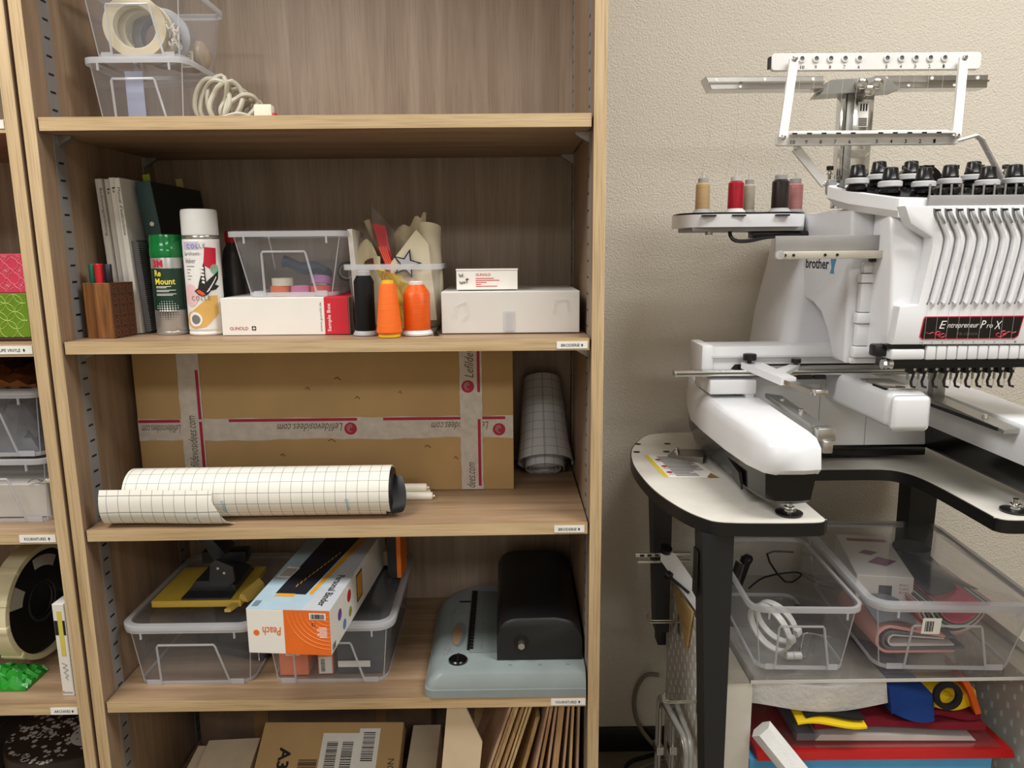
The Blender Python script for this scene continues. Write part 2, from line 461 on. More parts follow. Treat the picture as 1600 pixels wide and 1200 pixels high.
# ------------------------------------------------------------------ generic makers
def ring_loft(m, rect, r, prof, n=4):
    """sweep a profile [(offset, z)] round a rounded rectangle (x0,x1,y0,y1); closes on itself"""
    x0, x1, y0, y1 = rect; rings = []
    for o, z in list(prof) + [prof[0]]:
        rings.append([(a, b, z) for a, b in rrect(x0 - o, x1 + o, y0 - o, y1 + o, max(0.002, r + o), n)])
    m.loft(rings, False, False)
    return m
def make_bin(name, label, loc, wb, db, wt, dt, h, rotz=0.0, group=None, lid=False, cat='bin', front_frame=True, rim=0.006, rimh=0.010, r=0.02, rot=None):
    """clear storage bin; local origin at the middle of its front bottom edge, y into the shelf"""
    root = thing(name, label, cat, loc, rotz, group, rot)
    yo = -(dt - db) / 2
    def rect(t):
        w = wb + (wt - wb) * t; d = db + (dt - db) * t; y0 = yo * t
        return (-w / 2, w / 2, y0, y0 + d)
    m = MB(); rings = []
    for t in (0.0, 0.02, 0.5, 1.0):
        a = rect(t); k = 0.004 if t == 0 else 0
        rings.append([(p[0], p[1], 0.0012 + h * t) for p in rrect(a[0] + k, a[1] - k, a[2] + k, a[3] - k, r, 5)])
    m.loft(rings, True, False)
    m.build('body', 'clear_plastic', root)
    rt = rect(1.0)
    m = MB(); ring_loft(m, rt, r, [(0.0, h), (rim, h), (rim, h - rimh), (rim - 0.0015, h - rimh), (rim - 0.0015, h - 0.0015), (0.0, h - 0.0015)], 5)
    m.build('rim', 'clear_rim', root)
    m = MB(); a = rect(0.01)
    ring_loft(m, a, r, [(-0.0012, 0.0), (0.0006, 0.0), (0.0010, 0.0075), (-0.0006, 0.0075)], 5)
    m.build('base_ridge', 'clear_rim', root)
    if front_frame:
        def fp(x, t): return (x, yo * t - 0.0008, h * t)
        wf = wb * 0.30
        pts = [fp(-wf, 0.02), fp(-wf * 0.98, 0.66), fp(-wf * 0.94, 0.69), fp(wf * 0.66, 0.69), fp(wf * 0.70, 0.66), fp(wf * 1.02, 0.02)]
        MB().tube(pts, 0.0021, 6).build('front_frame', 'clear_rim', root)
        for sx in (-1, 1):
            xa, xb = sorted((sx * wf * 1.0, sx * (wb / 2 - r * .6)))
            MB().box(xa, xb, -0.0016, -0.0002, 0.0, h * .085, .0004, 1).build('front_foot', 'clear_rim', root)
            pc_ = [(sx * (rect(t)[1] - r * .28), rect(t)[2] + r * .28, h * t) for t in (0.02, .5, .98)]
            MB().tube(pc_, .0011, 5).build('corner_edge', 'clear_rim', root)
            MB().box(sx * wt * 0.36 - 0.0015, sx * wt * 0.36 + 0.0015, yo - rim - 0.0005, yo - rim + 0.003, h - rimh - 0.012, h - rimh + 0.001).build('rim_tab', 'clear_rim', root)
    if lid:
        m = MB(); rr = rect(1.0); o = rim + 0.0015
        R0 = [(p[0], p[1], h - 0.004) for p in rrect(rr[0] - o, rr[1] + o, rr[2] - o, rr[3] + o, r + o, 5)]
        R1 = [(p[0], p[1], h + 0.004) for p in rrect(rr[0] - o, rr[1] + o, rr[2] - o, rr[3] + o, r + o, 5)]
        R2 = [(p[0], p[1], h + 0.006) for p in rrect(rr[0] + .004, rr[1] - .004, rr[2] + .004, rr[3] - .004, r, 5)]
        L_ = MB().loft([R0, R1, R2], False, False).build('lid', 'clear_rim', root)
        R3 = [(p[0], p[1], h + 0.0022) for p in rrect(rr[0] + .010, rr[1] - .010, rr[2] + .010, rr[3] - .010, r - .004, 5)]
        MB().loft([R2, R3], False, True).build('lid_panel', 'clear_plastic', L_)
    return root
def wrap(m, R, c, a0=0.0):
    """bend XZ lettering round an upright cylinder; x = arc length, a0 = angle of x=0 (0 faces -Y)"""
    bm = m.bm(); bmesh.ops.triangulate(bm, faces=bm.faces[:])
    xs = [v.co.x for v in bm.verts]; x = min(xs) + .0025
    while x < max(xs):
        bmesh.ops.bisect_plane(bm, geom=bm.verts[:] + bm.edges[:] + bm.faces[:], plane_co=(x, 0, 0), plane_no=(1, 0, 0), dist=1e-7); x += .0025
    m = MB().bm_add(bm)
    m.v = [(c[0] + (R - p[1]) * math.sin(a0 + p[0] / R), c[1] - (R - p[1]) * math.cos(a0 + p[0] / R), c[2] + p[2]) for p in m.v]
    return m
def shift(m, x, z): m.v = [(p[0] + x, p[1], p[2] + z) for p in m.v]; return m
def flat_poly(pts, lift=0.0004): return MB().add([(a, -lift, b) for a, b in pts], [tuple(range(len(pts)))])
def patch(x0, x1, z0, z1, lift=0.0003, n=10):
    m = MB(); V = []; F = []
    for i in range(n + 1):
        x = x0 + (x1 - x0) * i / n; V += [(x, -lift, z0), (x, -lift, z1)]
    for i in range(n): F.append((2 * i, 2 * i + 2, 2 * i + 3, 2 * i + 1))
    return m.add(V, F)
def disc(cx, cz, r, lift=0.0004, n=20, sz=1.0): return flat_poly([(cx + r * math.cos(2 * pi * k / n), cz + r * sz * math.sin(2 * pi * k / n)) for k in range(n)], lift)
def tape_roll(name, label, loc, R, r, w, mt, rot=(0, 0, 0), group=None, core='cream', cat='tape roll'):
    root = thing(name, label, cat, loc, rot=rot, group=group)
    MB().lathe([(r + .002, 0), (R, 0), (R, w), (r + .002, w), (r + .002, 0)], 40, cap0=False, cap1=False).build('tape', mt, root)
    MB().lathe([(r, 0.0003), (r + .002, 0.0003), (r + .002, w - .0003), (r, w - .0003), (r, .0003)], 40, cap0=False, cap1=False).build('core', core, root)
    return root
def cloth(name, label, cat, mt, pts_rows, t=0.0015, group=None, extra=None):
    m = MB(); m.thick(pts_rows, t)
    o = m.build(name, mt, None, angle=60)
    c = Vector((0, 0, 0))
    return tag(o, label, cat, group)
# ------------------------------------------------------------------ top compartment
make_bin('storage_bin', 'clear plastic bin at the bottom of the stack on the top shelf, nearly empty', (0.128, 0.092, S1), 0.150, 0.17, 0.172, 0.192, 0.112, r=0.018)
make_bin('storage_bin', 'clear plastic bin of masking tape rolls stacked on the lower bin', (0.130, 0.094, S1 + 0.113), 0.150, 0.17, 0.176, 0.196, 0.125, r=0.018)
mat('masking_tape', (226, 212, 176), 0.6)
mat('masking_tape_b', (214, 204, 178), 0.6)
mat('clear_tape_grey', (170, 172, 176), 0.35)
mat('pale_lilac', (176, 184, 214), 0.6)
tape_roll('masking_tape_roll', 'cream masking tape roll standing at the front of the upper bin', (0.120, 0.128, S1 + 0.1695), 0.053, 0.036, 0.022, 'masking_tape', (pi / 2, 0, 0.12))
tape_roll('masking_tape_roll', 'paler masking tape roll standing second in the upper bin', (0.125, 0.157, S1 + 0.1675), 0.051, 0.034, 0.024, 'masking_tape_b', (pi / 2, 0, 0.12))
tape_roll('packing_tape_roll', 'grey translucent tape roll behind the masking tape', (0.138, 0.196, S1 + 0.1675), 0.051, 0.036, 0.028, 'clear_tape_grey', (pi / 2, 0, 0.12), core='pale_lilac')
MB().box(0.086, 0.118, 0.13, 0.131, S1 + 0.005, S1 + 0.10).build('paper_strip', 'pale_lilac')
tag(bpy.data.objects['paper_strip'], 'pale lilac paper strip standing inside the lower clear bin', 'paper')
# bag of cord and packets
mat('white_cord', (222, 216, 204), 0.8)
r1 = thing('cord_bundle', 'bundle of pale cord standing at the side of the upper bin', 'cord', (0.186, 0.118, S1 + 0.118))
pts = []
for k in range(90):
    a = k * 0.55; pts.append((0.009 * math.sin(a) + 0.004 * math.sin(k * .21), 0.013 * math.cos(a * 1.07), 0.012 + 0.022 * (k / 90) + 0.010 * math.sin(k * 0.9) ** 2 + 0.016 * (k / 90)))
MB().tube(smooth_path(pts, 2), 0.0016, 6).build('cord', 'white_cord', r1)
r1 = thing('plastic_packet', 'beige packet with a printed tag at the back of the upper bin', 'packet', (0.170, 0.215, S1 + 0.1145))
mat('beige_packet', (188, 170, 150), 0.35)
MB().lathe([(0.001, -0.042), (0.02, -0.038), (0.028, -0.02), (0.03, 0.01), (0.026, 0.03), (0.012, 0.04), (0.001, 0.041)], 20, (0, 0, 0.0305), 'x').build('pouch', 'beige_packet', r1)
tg = MB().box(0.0, 0.022, -0.034, -0.033, 0.003, 0.032).build('paper_tag', 'cream', r1)
m = MB()
for k in range(6): m.box(0.003, 0.019, -0.0345, -0.0339, 0.006 + k * .004, 0.0072 + k * .004)
m.build('print', 'grey_ink', tg, smooth=False)
# cable coil
mat('cable_grey', (188, 182, 164), 0.55)
r1 = thing('cable_coil', 'beige cable coiled loosely beside the clear bins on the top shelf', 'cable', (0.262, 0.10, S1))
pts = []
random.seed(3)
for k, (cx, cy, R, yaw, lean, st) in enumerate(((-.022, .030, .036, .30, .05, 0), (-.012, .018, .034, -.25, .22, 1), (.000, .034, .037, .55, -.10, 2), (.010, .012, .033, .10, .38, 3), (.020, .030, .030, .65, .55, 4), (.034, .018, .029, .30, .80, 5), (.040, .034, .027, -.3, .9, 6))):
    for j in range(11):
        a = 2 * pi * j / 11 + .7 * st
        R_ = R * 1.17; u, v = R_ * math.cos(a) * .72, R_ * math.sin(a)
        x = cx + u * math.cos(yaw) + v * math.sin(lean) * .55; y = cy + u * math.sin(yaw) * .8 + .004 * math.sin(3 * a)
        pts.append((x, y, .0045 + max(0.0, (v + R_) * math.cos(lean)) * .96 + .001 * st))
MB().tube(smooth_path(pts, 3), 0.0045, 8).build('cord', 'cable_grey', r1)
MB().tube(smooth_path([(0.002, -0.016, 0.0045), (0.02, -0.022, 0.012), (0.045, -0.024, 0.016), (0.066, -0.018, 0.009), (0.072, -0.010, 0.006)], 6), 0.0036, 8).build('cord', 'cable_grey', r1)
MB().box(0.066, 0.098, -0.014, 0.006, 0.0005, 0.034, 0.003).build('plug', 'cream', r1)
MB().box(0.0975, 0.1035, -0.012, 0.004, 0.0005, 0.020, 0.002).build('red_connector', 'red', r1)
# ------------------------------------------------------------------ second compartment: left
wood('teak', (166, 112, 62), (92, 54, 24), 'z', 0.5, 2.2, 0.5)
mat('teak_dark', (96, 56, 28), 0.6, var=0.12)
mat('carve', (34, 20, 12), 0.8)
ph = thing('pen_holder', 'carved wooden pen holder holding felt markers', 'pen holder', (0.040, 0.083, S2), rotz=-0.17)
w, d, h = 0.054, 0.062, 0.100
m = MB(); t = 0.006
m.box(-w / 2, w / 2, -d / 2, -d / 2 + t, 0, h, .0008, 1); m.box(-w / 2, w / 2, d / 2 - t, d / 2, 0, h, .0008, 1)
m.box(-w / 2, -w / 2 + t, -d / 2 + t, d / 2 - t, 0, h); m.box(-w / 2 + t, w / 2 - t, -d / 2 + t, d / 2 - t, 0, 0.006)
m.build('body', 'teak', ph)
s_ = MB().box(w / 2 - t, w / 2, -d / 2 + t, d / 2 - t, 0.0, h, .0008, 1).box(w / 2 - 0.0005, w / 2 + 0.0015, -d / 2, d / 2, 0, h).build('carved_side', 'teak_dark', ph)
m = MB()
for i in range(3):
    for j in range(5):
        cy = -d / 2 + (i + .5) * d / 3; cz = 0.010 + j * 0.0195
        for R_ in (0.0078, 0.0026):
            m.lathe([(R_ - .0009, .0014), (R_, .0019), (R_ + .0009, .0014)], 16, (w / 2, cy, cz), 'x', False, False)
for j in range(6): m.box(w / 2 + .001, w / 2 + .0018, -d / 2, d / 2, j * .0195 + .0002, j * .0195 + .0012)
for i in range(1, 3): m.box(w / 2 + .001, w / 2 + .0018, -d / 2 + i * d / 3 - .0005, -d / 2 + i * d / 3 + .0005, 0, h)
m.build('ring_carving', 'carve', s_)
def marker(x, y, h, r, mt, label, tilt=(0, 0)):
    t = thing('marker_pen', label, 'marker', (x, y, S2 + 0.008), rot=(tilt[0], tilt[1], 0), group='markers in the pen holder')
    MB().lathe([(r * .9, 0), (r * .9, h - .045), (r, h - .044), (r, h - .001), (r * .9, h)], 18).build('barrel', mt, t)
    MB().lathe([(r * 1.02, h - .026), (r * 1.03, h - .0255), (r * 1.03, h - .0245), (r * 1.02, h - .024)], 18, cap0=False, cap1=False).build('cap_ring', mt, t)
mat('marker_red', (200, 30, 42), 0.35); mat('marker_green', (0, 92, 66), 0.4); mat('marker_pink', (226, 40, 150), 0.4); mat('marker_black', (22, 22, 26), 0.35)
marker(0.035, 0.068, 0.126, 0.0072, 'marker_red', 'red felt marker in the wooden holder')
marker(0.0222, 0.070, 0.125, 0.0062, 'marker_green', 'dark green felt marker in the wooden holder')
marker(0.0170, 0.085, 0.119, 0.0040, 'marker_pink', 'thin bright pink pen in the wooden holder')
marker(0.0505, 0.070, 0.125, 0.0068, 'marker_black', 'black felt marker in the wooden holder')
# booklets
mat('booklet_grey', (196, 190, 180), 0.6); mat('booklet_white', (226, 222, 212), 0.6); mat('pages', (220, 214, 200), 0.9, aniso=(600, 6, 6), var=0.10, vscale=1)
def booklet(x, y, th, h, d, lean, mt, label, txt=None, tz=0.7):
    b = thing('manual_booklet', label, 'booklet', (x, y, S2 + 0.0005 + max(0, math.sin(abs(lean)) * th)), rot=(0, lean, 0), group='manuals standing on the shelf')
    MB().box(0, th, 0, 0.0012, 0, h, .0004, 1).box(0, .0007, 0, d, 0, h).box(th - .0007, th, 0, d, 0, h).build('cover', mt, b)
    MB().box(.0008, th - .0008, .0012, d - .002, .002, h - .002).build('page_block', 'pages', b)
    if txt:
        m = text_box(txt, h * (0.30 if len(txt) > 3 else .035), th * 0.50)
        place_text(m, (th * 0.36, 0, h * 0.94), (0, 0, -1), (1, 0, 0)); m.build('lettering', 'ink', b, smooth=False)
booklet(0.0275, 0.125, 0.0128, 0.287, 0.20, -0.045, 'booklet_grey', 'light grey booklet, outermost of the manuals against the bookcase side', 'Bedienungsanleitung')
booklet(0.0422, 0.129, 0.0095, 0.287, 0.20, -0.045, 'booklet_grey', 'thin grey booklet, second of the manuals from the bookcase side', 'b')
booklet(0.0536, 0.125, 0.0106, 0.289, 0.20, -0.046, 'booklet_white', 'white booklet, third of the manuals from the bookcase side', 'b')
booklet(0.0662, 0.121, 0.0112, 0.288, 0.20, -0.052, 'booklet_white', 'white booklet of instructions, nearest of the manuals to the green binder', "Manuel d'instructions")
# wire-bound pad
nb = thing('ridged_pad', 'grey ridged pad standing between the white manuals and the green binder', 'notebook', (0.0805, 0.128, S2 + 0.0012), rot=(0, -0.060, 0))
mat('pad_grey', (92, 90, 92), 0.5)
MB().box(0, 0.009, 0.0, 0.165, 0.001, 0.175, .0008, 1).build('pad', 'pad_grey', nb)
m = MB()
for k in range(42): m.box(0.0088, 0.0106, 0.001, 0.163, 0.004 + k * .0040, 0.0062 + k * .0040)
m.build('ridges', 'strip_grey', nb, smooth=False)['kind'] = 'stuff'
# green ring binder
mat('binder_green', (22, 58, 56), 0.5, bump=0.25, bscale=500); mat('binder_cover', (14, 26, 26), 0.45, bump=0.1, bscale=500)
bn = thing('ring_binder', 'dark green ring binder leaning over the white manuals', 'binder', (0.1080, 0.155, S2 + 0.001), rot=(0, -0.125, 0.0))
sp = MB().box(0, 0.030, 0, 0.003, 0.0035, 0.285, .0012, 2).build('spine', 'binder_green', bn)
MB().box(0.0275, 0.030, 0.002, 0.235, 0.0035, 0.283, .001, 1).build('front_cover', 'binder_cover', bn)
MB().box(0, 0.0025, 0.002, 0.235, 0.0035, 0.283, .001, 1).build('back_cover', 'binder_cover', bn)
MB().box(0.004, 0.026, 0.012, 0.222, 0.008, 0.268).build('page_block', 'pages', bn)
MB().lathe([(0.0042, 0), (0.0042, 0.001), (0.003, 0.002), (0.001, 0.002)], 16, (0.017, -0.002, 0.205), 'y').build('stud', 'chrome', sp)
mat('marker_lime', (160, 184, 40), 0.7); mat('marker_straw', (196, 184, 120), 0.7)
a = MB().box(0.004, 0.018, 0.03, 0.0304, 0.262, 0.301).build('page_marker', 'marker_lime', bn); a['label'] = 'lime green sticky page marker'
a = MB().box(0.012, 0.026, 0.16, 0.1604, 0.262, 0.303).build('page_marker', 'marker_straw', bn, rot=(0, 0.0, 0)); a['label'] = 'straw-coloured sticky page marker'
# small carton behind the spray cans
mat('carton_blue', (72, 120, 170), 0.6); mat('carton_lilac', (150, 150, 196), 0.6)
cb = thing('small_carton', 'blue and lilac carton standing behind the spray cans', 'carton', (0.168, 0.185, S2), rotz=0.1)
MB().box(-0.02, 0.0, 0, 0.04, 0, 0.200, .0005, 1).build('blue_half', 'carton_blue', cb); MB().box(0.0, 0.02, 0, 0.04, 0, 0.200, .0005, 1).build('lilac_half', 'carton_lilac', cb)
# ---- green-capped spray can
mat('can_silver', (190, 190, 188), 0.3, 0.7); mat('can_green', (22, 56, 42), 0.35); mat('cap_green', (0, 112, 50), 0.15, coat=0.3); mat('can_yellow', (250, 222, 70), 0.5); mat('can_red', (206, 20, 60), 0.45)
def can_foot(m, R): return [(R * .88, 0.001), (R * .93, 0), (R, .003), (R * 1.0, .006), (R * .97, .008), (R, .010)]
c3 = thing('spray_can', 'spray glue can with a translucent green cap and dark green label', 'spray can', (0.138, 0.119, S2))
R = 0.0298
MB().lathe(can_foot(None, R) + [(R, .142), (R * .96, .146), (R * .9, .148)], 40).build('body', 'can_silver', c3)
MB().lathe([(R * 1.0, .1435), (R * 1.02, .146), (R * 1.02, .160), (R * .99, .1615), (R * .985, .176), (R * .93, .185), (R * .6, .1865)], 40).build('cap', 'cap_green', c3)
A3 = 0.30
lb = MB()
lb.join(wrap(patch(-.040, .030, .047, .124, n=24), R, (0, 0, 0), A3)); lb.build('label', 'can_green', c3)
tx = bpy.data.objects[c3.children[-1].name]
wrap(shift(text_box('3M', .020, .013, bold=.03), -.026, .1265), R + .0005, (0, 0, 0), A3).build('lettering', 'can_red', tx, smooth=False)
q = shift(text_box('Re', .013, .0115, bold=.02), -.0235, .1095); q.join(shift(text_box('Mount', .037, .0115, bold=.02), -.0235, .0945))
wrap(q, R + .0006, (0, 0, 0), A3).build('lettering', 'can_yellow', tx, smooth=False)
q = MB()
for k, L_ in enumerate((.028, .020, 0, .036, .024, 0, .036, .030)):
    if L_: q.join(patch(-.0225, -.0225 + L_, .0905 - k * .0023, .0915 - k * .0023, n=8))
for rr, cnt in enumerate((5, 7, 9, 9, 7)):
    for k in range(cnt):
        q.join(disc((k - (cnt - 1) / 2) * .0046 - .004, .0635 - rr * .0042, .0005 + .00028 * (rr + 1) * (1 - abs(k - (cnt - 1) / 2) / cnt), n=8))
wrap(q, R + .0006, (0, 0, 0), A3).build('print', 'paper_white', tx, smooth=False)
q = MB()
for rr, cnt in enumerate((9, 9, 7, 5)):
    for k in range(cnt):
        q.join(disc((k - (cnt - 1) / 2) * .0046 - .004, .0425 - rr * .0042, (.0017 - .0003 * rr) * (1 - abs(k - (cnt - 1) / 2) / cnt), n=8))
for k in range(40): q.join(patch(.0315, .036, .047 + k * .0023, .0482 + k * .0023, n=2))
wrap(q, R + .0006, (0, 0, 0), A3).build('print', 'ink', tx, smooth=False)
# ---- white spray can with a swallow
mat('can_white', (236, 233, 228), 0.35); mat('label_lilac', (196, 192, 222), 0.5); mat('label_red', (196, 24, 52), 0.5); mat('label_mint', (128, 190, 160), 0.5); mat('spool_gold', (222, 176, 96), 0.5); mat('label_pink', (238, 198, 196), 0.5); mat('bird_orange', (232, 92, 44), 0.5)
cg = thing('spray_can', 'tall white spray can printed with a swallow and a thread spool', 'spray can', (0.2075, 0.108, S2))
R = 0.0325
MB().lathe(can_foot(None, R) + [(R, .178), (R * .97, .181), (R * .92, .183)], 40).build('body', 'can_white', cg)
MB().lathe([(R * .98, .1835), (R * .99, .186), (R * .985, .224), (R * .94, .2295), (R * .8, .2305)], 40).build('cap', 'white_satin', cg)
MB().lathe([(R * 1.004, .1765), (R * 1.02, .178), (R * 1.02, .180), (R * 1.0, .1825)], 40, cap0=False, cap1=False).build('seam_ring', 'steel_bright', cg)
lab = wrap(patch(-.034, .030, .012, .172, n=24), R, (0, 0, 0)).build('label', 'can_white', cg)
A0 = 0.10
def gp(m, mt, nm='print', lift=0.0): wrap(m, R + .0004 + lift, (0, 0, 0), A0).build(nm, mt, lab, smooth=False)
gp(patch(-.026, .004, .158, .172), 'label_lilac')
gp(shift(flat_poly([(-.006, 0), (.012, -.012), (.018, .002), (.020, .030), (-.002, .032)]), .016, .130), 'label_red')
gp(disc(.030, .122, .009), 'label_mint'); gp(disc(-.018, .075, .016, sz=1.3), 'label_pink')
gp(shift(text_box('Sprühzeit-', .034, .0085), -.027, .1455), 'grey_ink', 'lettering', .0003); gp(shift(text_box('kleber', .022, .0085), -.025, .1335), 'grey_ink', 'lettering', .0003)
q = MB()
for k, L_ in enumerate((.016, .009, .006, .010, .007)): q.join(patch(-.022, -.022 + L_, .127 - k * .0058, .1282 - k * .0058, n=4))
gp(q, 'grey_ink')
# thread spool picture
q = flat_poly([(-.016 + .020 * math.cos(a), .030 + .016 * math.sin(a)) for a in [pi * .55 + k * pi / 14 for k in range(15)]] + [(.004, .017), (.030, .040), (.030, .074), (.016, .074)], .0004)
gp(shift(q, .002, 0), 'spool_gold', lift=.0001); gp(disc(-.012, .031, .0135, .0006), 'paper_white', lift=.0004); gp(disc(-.011, .031, .0085, .0008), 'grey_ink', lift=.0007)
# swallow
bird = [(-.013, .083), (-.006, .088), (-.003, .100), (.002, .114), (.004, .126), (.0065, .134), (.0085, .124), (.0075, .108), (.009, .099), (.014, .104), (.024, .108), (.034, .119), (.032, .104), (.024, .094), (.033, .091), (.026, .085), (.016, .083), (.010, .076), (.002, .073), (-.006, .076)]
V = [(a, -.0006, b) for a, b in bird]
gp(shift(MB().add(V, [tuple(range(len(V)))]), .004, 0), 'ink', lift=.0006)
q = MB()
for k in range(5): q.join(flat_poly([(.0052 + k * -.0004 - .004, .098 + k * .0065), (.0062, .096 + k * .0065), (.0064, .100 + k * .0065), (.0028, .1015 + k * .0065)]))
for k in range(6): q.join(flat_poly([(.009 + k * .003, .080 + k * .004), (.0145 + k * .0028, .0845 + k * .0045), (.0135 + k * .0028, .0865 + k * .0045), (.0085 + k * .003, .082 + k * .004)]))
gp(shift(q, .004, 0), 'paper_white', lift=.0010)
gp(shift(flat_poly([(-.010, .083), (-.004, .085), (.003, .080), (.006, .076), (.001, .0745), (-.005, .078)]), .004, 0), 'bird_orange', lift=.0010)
for (xx, zz) in ((-.018, .160), (-.016, .066)):
    gp(shift(text_box('COLLE', .034, .008, space=1.3), xx, zz), 'grey_ink', 'handwriting', .0012)
# ---- dark bottle with red cap
mat('bottle_dark', (46, 44, 44), 0.3); mat('cap_red', (176, 18, 22), 0.4)
bt = thing('plastic_bottle', 'dark grey plastic bottle with a red ribbed cap', 'bottle', (0.229, 0.205, S2))
MB().lathe([(0.018, 0), (0.0215, .003), (0.0215, .095), (0.019, .105), (0.0195, .118), (0.0205, .135), (0.017, .155), (0.011, .166), (0.010, .172)], 28).build('body', 'bottle_dark', bt)
m = MB(); m.lathe([(0.0118, .171), (0.0118, .191), (0.010, .1935)], 28)
for k in range(20): a = 2 * pi * k / 20; m.box(0.0115 * math.cos(a) - .0006, 0.0115 * math.cos(a) + .0008, 0.0115 * math.sin(a) - .0006, 0.0115 * math.sin(a) + .0008, .173, .190)
m.build('cap', 'cap_red', bt)
# ------------------------------------------------------------------ second compartment: middle and right
mat('box_white', (238, 234, 226), 0.55, var=0.02); mat('box_red', (206, 34, 52), 0.5); mat('box_side_shaded', (120, 108, 96), 0.8)
sb = thing('sample_box', 'long white carton with a red end lying under the clear bin of tapes', 'carton', (0.246, 0.078, S2))
MB().box(0, 0.190, 0, 0.20, 0.0005, 0.069, .0006, 1).build('carton_body', 'box_white', sb)
MB().box(0.2345, 0.2360, 0.0008, 0.20, 0.0005, 0.069).build('shaded_end', 'box_side_shaded', sb)  # thin end slab; the shade of that side is in its grey-brown colour
e = MB().box(0.1901, 0.2344, 0, 0.20, 0.0005, 0.0695, .0006, 1).build('red_end', 'box_red', sb)
m = text_box('GUNOLD', .034, .0062, bold=.008); place_text(m, (0.014, 0, 0.010), (1, 0, 0), (0, 0, 1)); m.build('lettering', 'magenta_ink', sb.children[0], smooth=False)
m = MB()
for k in range(4):
    a = pi / 2 * k + pi / 4
    m.add([(0.0585 + r_ * math.cos(b_), 0, 0.0132 + r_ * math.sin(b_)) for r_, b_ in ((.0022, a - .6), (.0046, a - .62), (.0050, a), (.0046, a + .62), (.0022, a + .6))], [(0, 1, 2, 3, 4)])
m.v = [(p[0], -.0003, p[2]) for p in m.v]; m.build('emblem', 'ink', sb.children[0], smooth=False)
m = text_box('www.gunold.de', .054, .0055); place_text(m, (0.1865, 0, 0.006), (0, 0, 1), (-1, 0, 0)); m.build('lettering', 'grey_ink', sb.children[0], smooth=False)
m = text_box('Sample Box', .052, .0085, bold=.01); place_text(m, (0.2035, 0, 0.006), (0, 0, 1), (-1, 0, 0)); m.build('lettering', 'paper_white', e, smooth=False)
ZB = S2 + 0.0705
make_bin('storage_bin', 'clear plastic bin of coloured tapes standing on the white carton', (0.371, 0.098, ZB), 0.160, 0.165, 0.208, 0.19, 0.119, r=0.020)
mat('washi_orange', (228, 108, 48), 0.6); mat('washi_pink', (206, 112, 160), 0.6); mat('washi_coral', (222, 84, 84), 0.6); mat('washi_lilac', (168, 112, 168), 0.6); mat('washi_cream', (220, 212, 192), 0.6); mat('washi_green', (44, 84, 74), 0.6); mat('navy_cloth', (52, 74, 96), 0.9, bump=.2)
zz = ZB + 0.003
tape_roll('washi_tape', 'orange paper tape roll at the bottom of the clear bin', (0.343, 0.130, zz), .0185, .012, .015, 'washi_orange')
tape_roll('washi_tape', 'pink paper tape roll in the middle of the clear bin', (0.381, 0.130, zz), .0185, .012, .015, 'washi_pink')
tape_roll('washi_tape', 'coral paper tape roll in the clear bin, nearest the thread cones', (0.419, 0.130, zz), .0185, .012, .015, 'washi_coral')
tape_roll('washi_tape', 'cream paper tape roll resting on the orange roll', (0.347, 0.131, zz + .0155), .0195, .013, .014, 'washi_cream')
tape_roll('washi_tape', 'lilac paper tape roll tilted over the coral roll', (0.417, 0.137, zz + .0165), .0185, .012, .015, 'washi_lilac', (-0.25, 0, 0))
tape_roll('washi_tape', 'dark green tape roll standing at the end of the clear bin', (0.448, 0.250, zz + .038), .020, .013, .015, 'washi_green', (pi / 2, 0, 0))
rows = []
for i in range(9):
    r_ = []
    for j in range(13):
        u, v = i / 8, j / 12
        r_.append((0.336 + .085 * v, 0.165 + .055 * u + .004 * math.sin(7 * v), zz + .058 - .018 * v + .010 * math.sin(pi * u) + .004 * math.sin(9 * v + 3 * u)))
    rows.append(r_)
cloth('folded_cloth', 'navy cloth lying over the tapes in the clear bin', 'cloth', 'navy_cloth', rows, .012)
# ---- bin of fabrics
make_bin('storage_bin', 'open clear bin of fabric pieces behind the thread cones', (0.562, 0.098, S2), 0.150, 0.17, 0.170, 0.19, 0.128, r=0.016, front_frame=False)
mat('cotton', (226, 216, 188), 0.9, var=.05, vscale=30, bump=.15, bscale=900); mat('cotton_b', (206, 194, 162), 0.9, bump=.15, bscale=900); mat('lace', (214, 200, 168), 0.9, bump=.5, bscale=260); mat('yellow_cloth', (206, 178, 44), 0.9, bump=.15, bscale=700)
mat('patch_grey', (176, 176, 186), 0.8); mat('stick_beige', (186, 168, 138), 0.8); mat('red_film', (196, 40, 48), 0.3); mat('orange_red', (222, 66, 36), 0.4); mat('brown_patch', (92, 46, 24), 0.8); mat('paper_fold', (222, 216, 206), 0.8)
def rows_fn(fn, n, k): return [[fn(i / n, j / k) for j in range(k + 1)] for i in range(n + 1)]
# tall cotton bag, rolled open at the top
cx, cy = 0.614, 0.178
tb = tag(MB().thick(rows_fn(lambda u, v: (cx + (.027 + .004 * math.sin(5 * u)) * math.cos(-2.6 + 4.9 * v) + .010 * u, cy + .03 * math.sin(-2.6 + 4.9 * v), S2 + .006 + .190 * u + .010 * math.sin(4 * v + 1) * u), 12, 22), .0016).build('cotton_bag', 'cotton', angle=70), 'tall cream cotton bag standing rolled in the fabric bin', 'bag')
